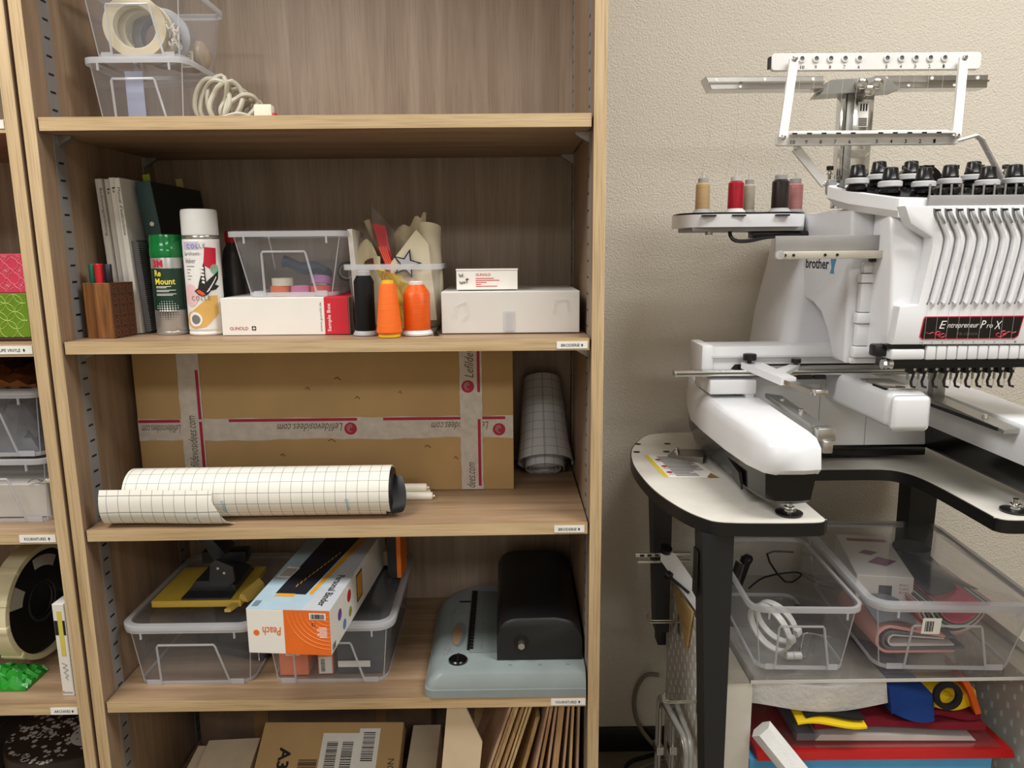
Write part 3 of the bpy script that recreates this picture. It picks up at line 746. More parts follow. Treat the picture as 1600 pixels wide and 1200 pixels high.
# bag with star patch
sg = thing('embroidered_bag', 'cream cotton bag with a black-edged grey star patch', 'bag', (0.592, 0.128, S2 + .075), rot=(-0.12, 0.0, 0.05))
MB().thick(rows_fn(lambda u, v: (-.050 + .098 * v + .012 * u * (1 - 2 * v) , .006 * math.sin(3 * v) + .004 * math.sin(4 * u), -.055 + .172 * u - (.060 * u * abs(v - .68) ** 1.1 * 1.6)), 12, 16), .006).build('cloth', 'cotton', sg, angle=70)
def star(cx, cz, R, r, y, rot=0.25): return [(cx + (R if k % 2 == 0 else r) * math.sin(k * pi / 5 + rot), y, cz + (R if k % 2 == 0 else r) * math.cos(k * pi / 5 + rot)) for k in range(10)]
sx, sz = -.008, .052
st = MB().loft([star(sx, sz, .029, .0118, -.007), star(sx, sz, .029, .0118, .001)]).build('star_patch', 'ink', sg, smooth=False)
MB().loft([star(sx, sz, .0225, .0088, -.0078), star(sx, sz, .0225, .0088, -.006)]).build('star_centre', 'patch_grey', st, smooth=False)
# lace piece
tag(MB().thick(rows_fn(lambda u, v: ((.545 + .060 * v + .012 * u), .200 + .012 * math.sin(6 * v), S2 + .02 + (.170 + .035 * v) * u + .006 * math.sin(14 * v + 5 * u)), 14, 14), .008).build('lace_piece', 'lace', angle=80), 'cream lace bunched up at the back of the fabric bin', 'fabric')
# rolled cream cloth with brown patch
rc = thing('rolled_cloth', 'cream cloth hanging over the bin edge with a brown embroidered patch', 'cloth', (0.512, 0.150, S2))
MB().thick(rows_fn(lambda u, v: (-.026 + .052 * v + .004 * math.sin(5 * u), -.016 + .024 * math.sin(pi * v), .010 + .165 * u * (0.80 + .20 * math.sin(pi * min(1, v * 1.15)))), 10, 14), .006).build('cloth', 'cotton_b', rc, angle=70)
MB().loft([[(.008 + .019 * math.cos(2 * pi * k / 14), -.004 - .012 * math.sin(max(0, math.cos(2 * pi * k / 14))) * 0 - .002, .128 + .011 * math.sin(2 * pi * k / 14)) for k in range(14)], [(.008 + .019 * math.cos(2 * pi * k / 14), .012, .128 + .011 * math.sin(2 * pi * k / 14)) for k in range(14)]]).build('patch', 'brown_patch', rc)
# folded white strips, beige roll, red strip, film, yellow cloth
tag(MB().hexa([(.487, .112, S2 + .02), (.497, .112, S2 + .02), (.500, .17, S2 + .02), (.490, .17, S2 + .02), (.4785, .112, S2 + .192), (.487, .112, S2 + .193), (.490, .17, S2 + .19), (.481, .17, S2 + .19)]).build('folded_paper', 'paper_fold'), 'folded white paper strips standing at the end of the fabric bin', 'paper')
tag(MB().tube([(.560, .190, S2 + .05), (.5005, .195, S2 + .2115)], .0065, 12).build('rolled_fabric_stick', 'stick_beige'), 'thin beige fabric roll slanting out of the fabric bin', 'fabric roll')
tag(MB().hexa([(.548, .140, S2 + .10), (.562, .140, S2 + .10), (.562, .146, S2 + .10), (.548, .146, S2 + .10), (.516, .165, S2 + .205), (.541, .165, S2 + .200), (.541, .171, S2 + .200), (.516, .171, S2 + .205)]).build('red_film_strip', 'red_film'), 'dark red film strip slanting out of the fabric bin', 'strip')
m = MB()
for k in range(4): m.tube([(.553 + .003 * k, .128, S2 + .11), (.532 + .004 * k, .134, S2 + .160)], .0016, 6)
tag(m.build('orange_cords', 'orange_red'), 'bright orange-red cords lying across the fabric bin edge', 'cord')
tag(MB().thick(rows_fn(lambda u, v: (.512 + .05 * v + .02 * u * v, .185 + .004 * math.sin(8 * v), S2 + .15 + .088 * u * (1 - v) ** .8), 8, 10), .0004).build('plastic_bag', 'clear_film'), 'crumpled clear plastic film rising to a point from the fabric bin', 'plastic film')
tag(MB().thick(rows_fn(lambda u, v: (.542 + .060 * v + .012 * math.sin(4 * u + 2 * v), .112 + .010 * math.sin(9 * v + 2 * u), S2 + .008 + .120 * u * (1 - .35 * v)), 12, 12), .008).build('yellow_cloth', 'yellow_cloth', angle=70), 'mustard yellow cloth bunched behind the orange thread cones', 'cloth')
# ---- thread cones
def thread_mat(name, c, rough=.35):
    m = mat(name, c, rough, var=.10, vscale=1.0, aniso=(30, 30, 700))
    nt = m.node_tree; b = nt.nodes['Principled BSDF']
    tc = nt.nodes.new('ShaderNodeTexCoord'); wv = nt.nodes.new('ShaderNodeTexWave'); wv.wave_type = 'BANDS'; wv.bands_direction = 'Z'
    wv.inputs['Scale'].default_value = 420; wv.inputs['Distortion'].default_value = 1.0
    nt.links.new(tc.outputs['Object'], wv.inputs['Vector'])
    bp = nt.nodes.new('ShaderNodeBump'); bp.inputs['Strength'].default_value = .25; bp.inputs['Distance'].default_value = .0006
    nt.links.new(wv.outputs['Fac'], bp.inputs['Height']); nt.links.new(bp.outputs['Normal'], b.inputs['Normal'])
    b.inputs['Sheen Weight'].default_value = .03
thread_mat('thread_black', (9, 10, 12), .6); MATS['thread_black'].node_tree.nodes['Principled BSDF'].inputs['Specular IOR Level'].default_value = .2; thread_mat('thread_orange', (255, 112, 18), .6); thread_mat('thread_amber', (232, 92, 4), .3)
mat('cone_grey', (178, 178, 180), .4); mat('cone_yellow', (236, 196, 40), .4)
tc_ = thing('thread_cone', 'tall black thread cone on a grey base', 'thread cone', (0.5130, 0.068, S2))
MB().lathe([(.0215, 0), (.0225, .001), (.0225, .003), (.0195, .0085), (.012, .009)], 32).build('base', 'cone_grey', tc_)
MB().lathe([(.0178, .009), (.0182, .0095), (.0182, .098), (.0130, .1085), (.010, .109)], 32).build('thread', 'thread_black', tc_)
k_ = MB().lathe([(.0120, .108), (.0120, .1165), (.010, .1175)], 32).build('core_top', 'cone_grey', tc_)
tc_ = thing('thread_cone', 'bright orange tapered thread cone on a yellow core', 'thread cone', (0.5615, 0.036, S2))
MB().lathe([(.0195, 0), (.0200, .001), (.0195, .006), (.012, .007)], 32).build('base', 'cone_yellow', tc_)
MB().lathe([(.0210, .0062), (.0228, .009), (.0226, .013), (.0150, .092), (.0142, .095), (.008, .0955)], 32).build('thread', 'thread_orange', tc_)
MB().lathe([(.0108, .095), (.0105, .1005), (.0085, .101)], 32).build('core_top', 'cone_yellow', tc_)
MB().tube(smooth_path([(-.004, -.006, .100), (-.007, -.004, .108), (-.001, -.002, .116), (.004, 0, .108), (.012, .0, .101)], 5), .0004, 5).build('loose_thread', 'thread_orange', tc_)
tc_ = thing('thread_cone', 'glossy amber orange thread cone on a white base', 'thread cone', (0.6085, 0.066, S2))
MB().lathe([(.0275, 0), (.0285, .001), (.0285, .004), (.0235, .0095), (.012, .010)], 32).build('base', 'white_satin', tc_)
MB().lathe([(.0240, .0098), (.0244, .011), (.0244, .074), (.0225, .079), (.0140, .0915), (.010, .092)], 32).build('thread', 'thread_amber', tc_)
MB().lathe([(.0125, .091), (.0125, .0965), (.0105, .0975)], 32).build('core_top', 'white_satin', tc_)
cl = thing('binder_clip', 'tiny black binder clip lying beside the amber cone', 'clip', (0.6445, 0.046, S2))
MB().prism([(-.005, 0.0003), (.005, 0.0003), (.0015, .009), (-.0015, .009)], 0, .011, 'xz').build('body', 'black_gloss', cl)
MB().tube([(-.003, .003, .0012), (-.010, .004, .0012), (-.010, .008, .0012), (-.003, .009, .0012)], .0005, 5).build('wire_handle', 'steel_bright', cl)
# ---- film-wrapped white box and the small box on it
wb = thing('flat_box', 'flat white box wrapped in clear film under the small printed carton', 'box', (0.7805, 0.072, S2))
MB().box(-.1275, .1270, 0, .235, 0.0005, 0.077, .0008, 1).build('carton_body', 'box_white', wb)
m = MB(); m.box(-.1285, .1280, -.0012, .2365, 0.0002, 0.0785, .0015, 1); m.build('film_wrap', 'clear_film', wb)
m = MB()
for s_, pts in ((1, [(-.105, .030), (-.1, .052), (-.082, .060), (-.078, .038), (-.09, .024)]), (1, [(.078, .036), (.083, .060), (.104, .062), (.106, .040)])):
    m.tube([(a, -.0020, b) for a, b in smooth_path([(a, 0, b) for a, b in pts], 4) and pts], .0006, 4)
m.build('film_creases', 'clear_rim', wb)
MB().box(-.012, .006, -.0022, -.0014, 0.004, .042).build('clear_tape_strip', 'clear_rim', wb)
gb = thing('small_printed_carton', 'small white printed carton on top of the film-wrapped box', 'carton', (0.680, 0.098, S2 + .0790))
MB().box(0, .114, 0, .075, 0.0003, .036, .0006, 1).build('carton_body', 'box_white', gb)
MB().box(-.001, .115, -.001, .030, .0358, .0385, .0006, 1).build('lid_flap', 'box_white', gb)
B0 = gb.children[0]
m = text_box('GUNOLD', .028, .0048, bold=.008); place_text(m, (.036, 0, .0255), (1, 0, 0), (0, 0, 1)); m.build('lettering', 'box_red', B0, smooth=False)
m = MB()
for k, (a, L_) in enumerate(((.036, .034), (.036, .044), (.036, .020), (.036, .010), (.036, .040))): m.box(a, a + L_, -.0004, 0, .0205 - k * .0036, .0218 - k * .0036)
m.build('print', 'box_red', B0, smooth=False)
def hand(strokes, o, r=.0007, mt='ink', parent=None, y=-.0006):
    m = MB()
    for st_ in strokes: m.tube([(o[0] + a, y, o[1] + b) for a, b in st_], r, 5)
    return m.build('handwriting', mt, parent)
hand([[(.001, .012), (.003, .006), (.005, .010), (.007, .006), (.008, .012)], [(.010, .006), (.0105, .0065)], [(.002, -.002), (.004, -.007), (.0055, -.003), (.0065, -.007), (.0085, -.002), (.010, -.006), (.012, -.002), (.0125, -.0055)], [(.016, .004), (.0155, -.005)], [(.013, .001), (.019, .0022)]], (.004, .018), parent=B0)
# ------------------------------------------------------------------ third compartment
mat('tape_white', (205, 196, 186), 0.4, var=.10, vscale=60); mat('wine', (168, 22, 62), 0.5); mat('scribble', (96, 82, 74), 0.7)
CX0, CX1, CY, CZ0, CZ1 = 0.010, 0.785, 0.200, 0.7905, 1.098
ct = thing('shipping_carton', 'long brown cardboard carton sealed with printed white tape', 'carton', ((CX0 + CX1) / 2, CY, CZ0))
m = MB(); m.box(CX0, CX1, CY, 0.405, CZ0, CZ1, .003, 2); body = m.build('carton_body', 'cardboard', ct, world=True)
def tape(x0, x1, z0, z1, y, nm='tape_strip'):
    n = 24; V = []; F = []
    horiz = (x1 - x0) > (z1 - z0)
    for i in range(n + 1):
        t = i / n; j0 = .0012 * math.sin(i * 2.3) + .0015 * math.sin(i * .7); j1 = .0012 * math.sin(i * 1.9 + 1)
        a, b = ((x0 + (x1 - x0) * t, z0 + j0), (x0 + (x1 - x0) * t, z1 + j1)) if horiz else ((x0 + j0 * .4, z0 + (z1 - z0) * t), (x1 + j1 * .4, z0 + (z1 - z0) * t))
        V += [(a[0], y, a[1]), (b[0], y, b[1]), (b[0], y + .0004, b[1]), (a[0], y + .0004, a[1])]
    for i in range(n):
        for k in range(4): F.append((4 * i + k, 4 * i + (k + 1) % 4, 4 * i + 4 + (k + 1) % 4, 4 * i + 4 + k))
    F += [(0, 1, 2, 3), (4 * n + 3, 4 * n + 2, 4 * n + 1, 4 * n)]
    o = MB().add(V, F).build(nm, 'tape_white', ct, world=True, smooth=False)
    return o
def bar(x0, x1, z0, z1, y, parent, mt='wine'): MB().box(x0, x1, y - .0002, y, z0, z1).build('printed_line', mt, parent, world=True, smooth=False)
YT = CY - .0006
th = tape(CX0 + .001, CX1 - .001, 0.904, 0.950, YT)
for a, b in ((.012, .098), (.198, .462), (.516, .768)): bar(a, b, .9425, .9485, YT - .0001, th)
def stext(txt, w, h): return text_box(txt, w, h, shear=.35)
for x1_, w_ in ((.098, .080), (.432, .135), (.733, .118)):
    place_text(stext('Lefildevosidees.com', w_, .017), (x1_, YT, .938), (-1, 0, 0), (0, 0, -1)).build('lettering', 'scribble', th, world=True, smooth=False)
def rose(x, z, y, parent):
    MB().lathe([(.013, 0), (.013, .0003)], 24, (x, y - .0004, z), 'y').build('rose_emblem', 'wine', parent, world=True, smooth=False)
    m = MB()
    for k, r_ in enumerate((.003, .0055, .008)):
        m.tube([(x + r_ * math.cos(a) * .9, y - .0006, z + .001 + r_ * math.sin(a)) for a in [(.6 * k + i * .5) for i in range(9)]], .0004, 4)
    m.build('rose_outline', 'tape_white', parent, world=True)
rose(.448, .926, YT - .0002, th); rose(.755, .921, YT - .0002, th)
YV = YT - .0008
tv = tape(.101, .146, CZ0 + .002, CZ1 - .001, YV)
bar(.137, .143, .949, 1.052, YV - .0001, tv); bar(.137, .143, .84, .944, YV - .0001, tv)
place_text(stext('Lefildevosidees.com', .125, .018), (.130, YV, .832), (0, 0, 1), (-1, 0, 0)).build('lettering', 'scribble', tv, world=True, smooth=False)
tv = tape(.675, .721, CZ0 + .002, CZ1 - .001, YV)
bar(.711, .717, 1.000, 1.090, YV - .0001, tv); bar(.711, .717, .800, .943, YV - .0001, tv); rose(.692, 1.012, YV - .0002, tv)
q = place_text(stext('Lefildev', .062, .018), (.704, YV, 1.030), (0, 0, 1), (-1, 0, 0)); q.join(place_text(stext('dees.com', .055, .018), (.704, YV, .796), (0, 0, 1), (-1, 0, 0)))
q.build('lettering', 'scribble', tv, world=True, smooth=False)
m = MB()
for (x, z, L_) in ((.42, 1.03, .012), (.46, .99, .010), (.55, 1.0, .006), (.60, .885, .012), (.66, .86, .008), (.40, .90, .016), (.30, .87, .010), (.36, 1.01, .008)):
    m.tube([(x, CY - .0003, z), (x + L_ * .5, CY - .0012, z + .004), (x + L_, CY - .0003, z - .002)], .0010, 5)
m.build('scuffs', 'cardboard_dark', ct, world=True)
# gridded film rolls
def grid_mat(name, base, line, pitch, R, axis='x', w=0.045):
    m, nt, b = new_mat(name)
    tc = nt.nodes.new('ShaderNodeTexCoord'); sp = nt.nodes.new('ShaderNodeSeparateXYZ'); nt.links.new(tc.outputs['Object'], sp.inputs[0])
    def M(op, a, bb=None):
        n = nt.nodes.new('ShaderNodeMath'); n.operation = op
        for i, v in enumerate((a, bb)):
            if v is None: continue
            if isinstance(v, (int, float)): n.inputs[i].default_value = v
            else: nt.links.new(v, n.inputs[i])
        return n.outputs[0]
    o = {'x': (0, 1, 2), 'y': (1, 2, 0), 'z': (2, 0, 1)}[axis]
    along = M('FRACT', M('DIVIDE', M('ADD', sp.outputs[o[0]], 10.0), pitch))
    ang = M('ARCTAN2', sp.outputs[o[1]], sp.outputs[o[2]])
    arc = M('FRACT', M('ADD', M('MULTIPLY', ang, R / pitch), 10.0))
    l = M('MAXIMUM', M('LESS_THAN', along, w), M('LESS_THAN', arc, w))
    mx = nt.nodes.new('ShaderNodeMix'); mx.data_type = 'RGBA'
    nt.links.new(l, mx.inputs['Factor']); mx.inputs['A'].default_value = lin(base) + (1,); mx.inputs['B'].default_value = lin(line) + (1,)
    nt.links.new(mx.outputs['Result'], b.inputs['Base Color']); b.inputs['Roughness'].default_value = .5
grid_mat('grid_film', (234, 231, 220), (130, 132, 128), .0205, .046)
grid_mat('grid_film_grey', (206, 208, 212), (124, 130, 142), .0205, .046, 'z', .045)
mat('black_film', (16, 16, 17), .4); mat('print_blue', (120, 176, 196), .6)
ZS = S3
rl = thing('film_roll', 'white gridded film roll lying across the shelf in front of the brown carton', 'film roll', (0.303, 0.068, ZS + .0475), rot=(0, -0.002, 0.0))
def ring_yz(x, R, n=40, a0=0): return [(x, R * math.cos(2 * pi * k / n + a0), R * math.sin(2 * pi * k / n + a0)) for k in range(n)]
MB().loft([ring_yz(-.247, .0465), ring_yz(-.10, .0468), ring_yz(.247, .047), ring_yz(.247, .0445), ring_yz(-.247, .044)], False, False).build('outer_film', 'grid_film', rl)
MB().loft([ring_yz(-.246, .043), ring_yz(.250, .043), ring_yz(.252, .030), ring_yz(-.246, .030)], False, False).build('black_liner', 'black_film', rl)
# torn black end curling out
MB().thick([[(.240 + .036 * u * (0.4 + .6 * abs(math.sin(2.2 * v + .4))), -.036 * math.cos(2.4 * v - .5) * (1 - .3 * u), -.002 + .036 * math.sin(2.4 * v - 1.6)) for v in [j / 12 for j in range(13)]] for u in [i / 4 for i in range(5)]], .0006).build('torn_liner', 'black_film', rl)
FP = smooth_path([(-.0640, .0270, 0), (-.0700, .0120, 0), (-.0715, -.0040, 0), (-.0690, -.0220, 0), (-.0580, -.0380, 0), (-.0400, -.0455, 0), (-.0160, -.0470, 0)], 4)
fl = MB().thick([[(-.276 + (.205 + .030 * max(0, min(1, j / 14 - .35))) * i / 12, q_[0] + .0018 * math.sin(i * .5), q_[1] - .003 * i / 12) for j, q_ in enumerate(FP)] for i in range(13)], .0005)
f2 = fl.build('loose_flap', 'grid_film', rl, angle=60)
q = MB()
for x_ in (-.055, .175): 
    t = text_box('Filmop', .026, .009); 
    for i, p in enumerate(t.v):
        a = pi + .05 + p[0] / .0475
        t.v[i] = (x_ - p[2], .0476 * math.cos(a), .0476 * math.sin(a))
    q.join(t)
q.build('lettering', 'print_blue', rl, smooth=False)
tl = text_box('Filmop', .026, .009)
tl.v = [(-.10 - p_[2], -.0722 + .26 * max(0, p_[0] - .004) ** 1.25, -.004 - p_[0]) for p_ in tl.v]
tl.build('lettering', 'print_blue', f2, smooth=False)
# white sticks behind the roll
mat('wax', (238, 232, 216), .4)
for k, (y0, dz) in enumerate(((.143, 0), (.1605, 0.0), (.152, .0150))):
    s = thing('white_paper_tube', ('thin white tube lying behind the film roll, nearest the roll', 'thin white tube lying behind the film roll, nearest the carton', 'thin white tube lying on top of two others behind the film roll')[k], 'tube', (0.41, y0, ZS + .0086 + dz), group='thin tubes behind the film roll')
    MB().lathe([(.0045, .12), (.0085, .118), (.0085, .206 - .006 * k), (.0070, .209 - .006 * k), (.002, .2095 - .006 * k)], 14, (0, 0, 0), 'x').build('tube', 'wax', s)
    MB().lathe([(.0022, .209 - .006 * k), (.0022, .214 - .006 * k)], 10, (0, 0, 0), 'x').build('tip', 'wax', s)
# grey roll leaning at the right
ax = Vector((0.0, .56, .83)).normalized()
gr = thing('film_roll', 'grey gridded film roll propped up in the dark corner beside the carton', 'film roll', (0.853, 0.292, ZS + .027), rot=(-math.atan2(ax.y, ax.z), 0, 0))
n = 40
def sp_ring(R0, dR, z, turns=1.0, n=44, a0=0.3): return [((R0 + dR * k / n) * math.cos(a0 + 2 * pi * turns * k / n), (R0 + dR * k / n) * math.sin(a0 + 2 * pi * turns * k / n), z) for k in range(n + 1)]
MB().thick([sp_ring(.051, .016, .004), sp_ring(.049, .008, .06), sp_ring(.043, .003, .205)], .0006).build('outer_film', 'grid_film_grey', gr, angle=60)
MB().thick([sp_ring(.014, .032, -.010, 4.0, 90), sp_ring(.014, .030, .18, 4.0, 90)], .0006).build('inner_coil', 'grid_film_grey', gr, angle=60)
# ------------------------------------------------------------------ fourth compartment
bin1 = make_bin('storage_bin', 'clear lidded bin under the yellow hole punch', (0.146, 0.058, S4), 0.226, 0.315, 0.252, 0.34, 0.130, r=0.028, lid=True, rim=.007)
bin2 = make_bin('storage_bin', 'clear lidded bin under the orange and white binder carton', (0.413, 0.058, S4), 0.226, 0.315, 0.252, 0.34, 0.130, r=0.028, lid=True, rim=.007)
LZ = S4 + .1365
mat('dark_tool', (44, 46, 50), .4); mat('yellow_metal', (214, 182, 70), .4); mat('yellow_plastic', (206, 178, 90), .45)
# things inside the first bin
sh = thing('desk_stapler', 'dark grey stapler lying inside the bin under the hole punch', 'stapler', (0.20, 0.15, S4 + .003), rotz=-.3)
MB().box(-.06, .06, 0, .035, 0, .018, .004).build('base', 'dark_tool', sh); MB().prism([(-.055, .022), (.055, .040), (.06, .055), (-.05, .075), (-.06, .05)], .004, .031, 'xz', .003).build('arm', 'dark_tool', sh)
MB().tube([(.052, -.004, .004), (.052, -.004, .030), (.040, -.004, .030)], .0018, 6).build('metal_tongue', 'steel_bright', sh)
pb = tag(MB().box(.090, .135, .20, .30, S4 + .003, S4 + .10, .002).build('dark_case', 'dark_tool'), 'dark case standing at the back inside the bin under the hole punch', 'case')
# hole punch
hp = thing('hole_punch', 'large yellow and black hole punch standing on a clear lidded bin', 'hole punch', (0.135, 0.112, LZ + .0005))
MB().box(-.090, .092, 0, .165, 0, .0145, .002).build('base_plate', 'yellow_metal', hp)
MB().box(-.030, .070, .002, .15, .0148, .019, .001).build('rubber_pad', 'dark_tool', hp)
MB().prism([(-.028, .019), (.072, .019), (.072, .032), (.05, .043), (-.01, .043)], .030, .13, 'xz', .002).build('punch_body', 'dark_tool', hp)
br = MB().prism([(.022, .038), (.060, .030), (.076, .048), (.074, .078), (.040, .094), (.028, .086)], .018, .026, 'xz', .001).build('bracket', 'dark_tool', hp)
MB().lathe([(.0028, 0), (.0028, .002)], 12, (.044, .0165, .076), 'y').lathe([(.0028, 0), (.0028, .002)], 12, (.056, .0165, .066), 'y').build('rivets', 'chrome', br)
MB().prism([(.020, .070), (.045, .088), (.02, .120), (-.03, .155), (-.038, .143), (.0, .110)], .06, .12, 'xz', .002).build('lever', 'dark_tool', hp)
MB().box(-.034, .062, .125, .160, .040, .066, .002).build('rear_hinge', 'dark_tool', hp)
MB().hexa([(.066, -.022, .0), (.078, -.022, .0), (.114, .06, .008), (.100, .06, .008), (.066, -.022, .006), (.078, -.022, .006), (.114, .06, .020), (.100, .06, .020)]).build('paper_guide', 'yellow_plastic', hp)
MB().hexa([(.086, .004, .012), (.104, .008, .006), (.124, .055, .006), (.110, .060, .016), (.090, .004, .026), (.098, .006, .022), (.122, .055, .026), (.112, .058, .036)]).build('guide_clip', 'yellow_plastic', hp)
# things inside the second bin
mat('orange_carton', (236, 130, 88), .6); mat('dark_sheet', (64, 70, 80), .35)
ob = thing('staple_carton', 'orange carton with a white barcode sticker inside the bin under the binder carton', 'carton', (0.345, 0.080, S4 + .003))
MB().box(-.038, .020, 0, .09, 0, .078, .0008, 1).build('carton_body', 'orange_carton', ob)
s = MB().box(-.024, .004, -.0005, 0, .043, .076).build('sticker', 'paper_white', ob, smooth=False)
m = MB(); random.seed(5)
x = -.021
while x < 0: 
    w_ = random.choice((.0004, .0008, .0012)); m.box(x, x + w_, -.0009, -.0005, .046, .058); x += w_ + random.choice((.0005, .001))
m.build('barcode', 'ink', s, smooth=False)
ob = thing('small_orange_carton', 'small carton with a large white sticker beside the orange carton in the bin', 'carton', (0.384, 0.082, S4 + .003), rot=(0, 0, .03))
MB().box(0, .030, 0, .06, 0, .045, .0008, 1).build('carton_body', 'orange_carton', ob)
s = MB().box(.002, .028, -.0005, 0, .002, .038).build('sticker', 'paper_white', ob, smooth=False)
m = MB(); z = .006
while z < .034:
    w_ = random.choice((.0004, .0008, .0012)); m.box(.006, .014, -.0009, -.0005, z, z + w_); z += w_ + random.choice((.0005, .001))
m.build('barcode', 'ink', s, smooth=False)
tag(MB().hexa([(.424, .085, S4 + .004), (.512, .085, S4 + .004), (.512, .345, S4 + .004), (.424, .345, S4 + .004), (.424, .078, S4 + .118), (.528, .078, S4 + .120), (.528, .350, S4 + .118), (.424, .350, S4 + .118)]).build('dark_document_pack', 'dark_sheet'), 'dark pack of binding covers filling the bin beside the orange cartons', 'document pack')
tag(MB().box(.425, .490, .079, .0805, S4 + .020, S4 + .033).build('paper_slip', 'paper_white'), 'narrow white paper slip against the dark pack in the bin', 'paper')
tag(MB().box(.470, .520, .30, .36, LZ + .002, LZ + .036, .002).build('card_box', 'beige_card'), 'small pale box at the back on top of the second lidded bin', 'box')
# binder carton
mat('peach_blue', (176, 200, 212), .4); mat('peach_dark', (34, 36, 44), .4); mat('peach_orange', (236, 112, 34), .4, var=.04); mat('peach_gold', (226, 160, 50), .4); mat('peach_grey', (196, 200, 206), .4); mat('disc_red', (196, 40, 44), .5); mat('disc_purple', (110, 70, 150), .5); mat('disc_olive', (160, 160, 60), .5); mat('disc_blue', (90, 140, 190), .5)
pc = thing('binder_carton', 'orange and white binder carton lying across the second lidded bin and jutting out', 'carton', (0.303, -0.066, LZ + .0012), rotz=-0.085)
bw, bl, bh = .152, .40, .085
cb = MB().box(0, bw, 0, bl, 0, bh, .0008, 1).build('carton_body', 'box_white', pc)
def on_top(poly, mt, lift, nm='print'): MB().add([(a, b, bh + lift) for a, b in poly], [tuple(range(len(poly)))]).build(nm, mt, cb, smooth=False)
on_top([(.0, .0), (bw, .0), (bw, bl), (0, bl)], 'peach_blue', .0002)
on_top([(.030, .062), (.088, .060), (.118, .40), (.040, .40)], 'peach_dark', .0004)
on_top([(.092, .066), (.100, .058), (.136, .40), (.120, .40)], 'peach_gold', .0004); on_top([(.030, .050), (.068, .050), (.068, .062), (.036, .062)], 'peach_gold', .0006)
on_top([(.100, .0), (.152, .0), (.152, .40), (.138, .40), (.108, .07)], 'peach_grey', .0003)
on_top([(.004, .13), (.032, .125), (.036, .175), (.010, .18)], 'paper_white', .0006)
m = MB()
for k in range(7): m.add([(.009 + k * .0034, .135, bh + .0008), (.0105 + k * .0034, .135, bh + .0008), (.0125 + k * .0034, .170, bh + .0008), (.011 + k * .0034, .170, bh + .0008)], [(0, 1, 2, 3)])
for k in range(4): m.add([(.006 + k * .003, .010, bh + .0005), (.0075 + k * .003, .010, bh + .0005), (.0075 + k * .003, .032, bh + .0005), (.006 + k * .003, .032, bh + .0005)], [(0, 1, 2, 3)])
m.build('barcode', 'ink', cb, smooth=False)
m = text_mb('Personal Binder', .020, bold=.0002); m = place_text(m, (.124, .145, bh), (0, -1, 0), (1, 0, 0), .0008); m.build('lettering', 'ink', cb, smooth=False)
m = MB()
for k in range(12): m.box(.058 + k * .0032, .0596 + k * .0032, .09 + k * .014, .102 + k * .014, bh + .0005, bh + .0008)
m.build('print', 'peach_gold', cb, smooth=False)
# front face print
fo = MB().box(.068, bw - .0002, -.0003, 0, .0002, bh - .0002).build('orange_panel', 'peach_orange', cb, smooth=False)
mat('peach_line', (248, 160, 100), .5)
m = MB()
for k in range(9): m.tube([(.150 - (.012 + .008 * k) * math.cos(a), -.0006, .084 - (.012 + .008 * k) * math.sin(a) * .95) for a in [i * pi / 2 / 10 for i in range(11)] if (.012 + .008 * k) * math.sin(a) * .95 < .083 and (.012 + .008 * k) * math.cos(a) < .08], .0003, 3)
m.build('print', 'peach_line', fo)
place_text(text_box('Peach', .034, .016, shear=.15, bold=.01), (.062, -.0001, .052), (-1, 0, 0), (0, 0, -1)).build('lettering', 'peach_orange', cb, smooth=False)
MB().lathe([(.0055, 0), (.0055, .0003)], 20, (.0165, -.0004, .040), 'y').build('emblem', 'peach_orange', cb, smooth=False)
q = MB().box(.115, .145, -.0008, -.0004, .068, .080).build('sticker', 'paper_white', fo, smooth=False)
m = MB(); x = .118
while x < .142:
    w_ = random.choice((.0005, .0009, .0014)); m.box(x, x + w_, -.0012, -.0008, .0695, .0785); x += w_ + random.choice((.0006, .0011))
q2 = place_text(text_box('CE', .008, .006), (.126, -.0004, .0615), (-1, 0, 0), (0, 0, -1)); q2.join(m)
q2.build('barcode', 'ink', fo, smooth=False)
m = MB()
for k in range(7): m.box(.128 + (.004 if k % 3 == 0 else 0), .146, -.0008, -.0004, .052 - k * .003, .0532 - k * .003)
m.build('print', 'paper_white', fo, smooth=False)
# right side prints
def side_disc(y, z, r, mt): MB().lathe([(r, 0), (r, .0003)], 18, (bw + .0001, y, z), 'x').build('print', mt, cb, smooth=False)
side_disc(.055, .050, .011, 'disc_purple'); side_disc(.115, .058, .012, 'disc_red'); side_disc(.118, .024, .010, 'disc_olive'); side_disc(.080, .018, .010, 'disc_blue')
MB().box(bw, bw + .0004, .165, .205, .018, .075).build('print', 'peach_dark', cb, smooth=False)
MB().box(bw + .0004, bw + .0007, .169, .201, .022, .071).build('print', 'peach_gold', cb, smooth=False)
MB().box(bw, bw + .0004, .008, .025, .004, .016).build('print', 'grey_ink', cb, smooth=False)
# upright carton behind it
uc = thing('upright_carton', 'orange-edged carton standing at the back beside the binder carton', 'carton', (0.5065, 0.235, LZ + .003), rotz=-0.085)
MB().box(0, .020, 0, .06, 0, .125, .0008, 1).build('carton_body', 'peach_dark', uc); MB().box(.0201, .030, 0, .06, 0, .125, .0008, 1).build('orange_edge', 'orange_print', uc)
# comb binding machine
mat('machine_grey', (136, 146, 145), .42); mat('machine_grey_b', (122, 132, 131), .42); mat('cover_black', (24, 25, 27), .38)
cm = thing('comb_binding_machine', 'grey comb binding machine with a black handle cover', 'binding machine', (0.765, 0.0, S4 + .0005))
X0, X1 = .606 - .765, .918 - .765
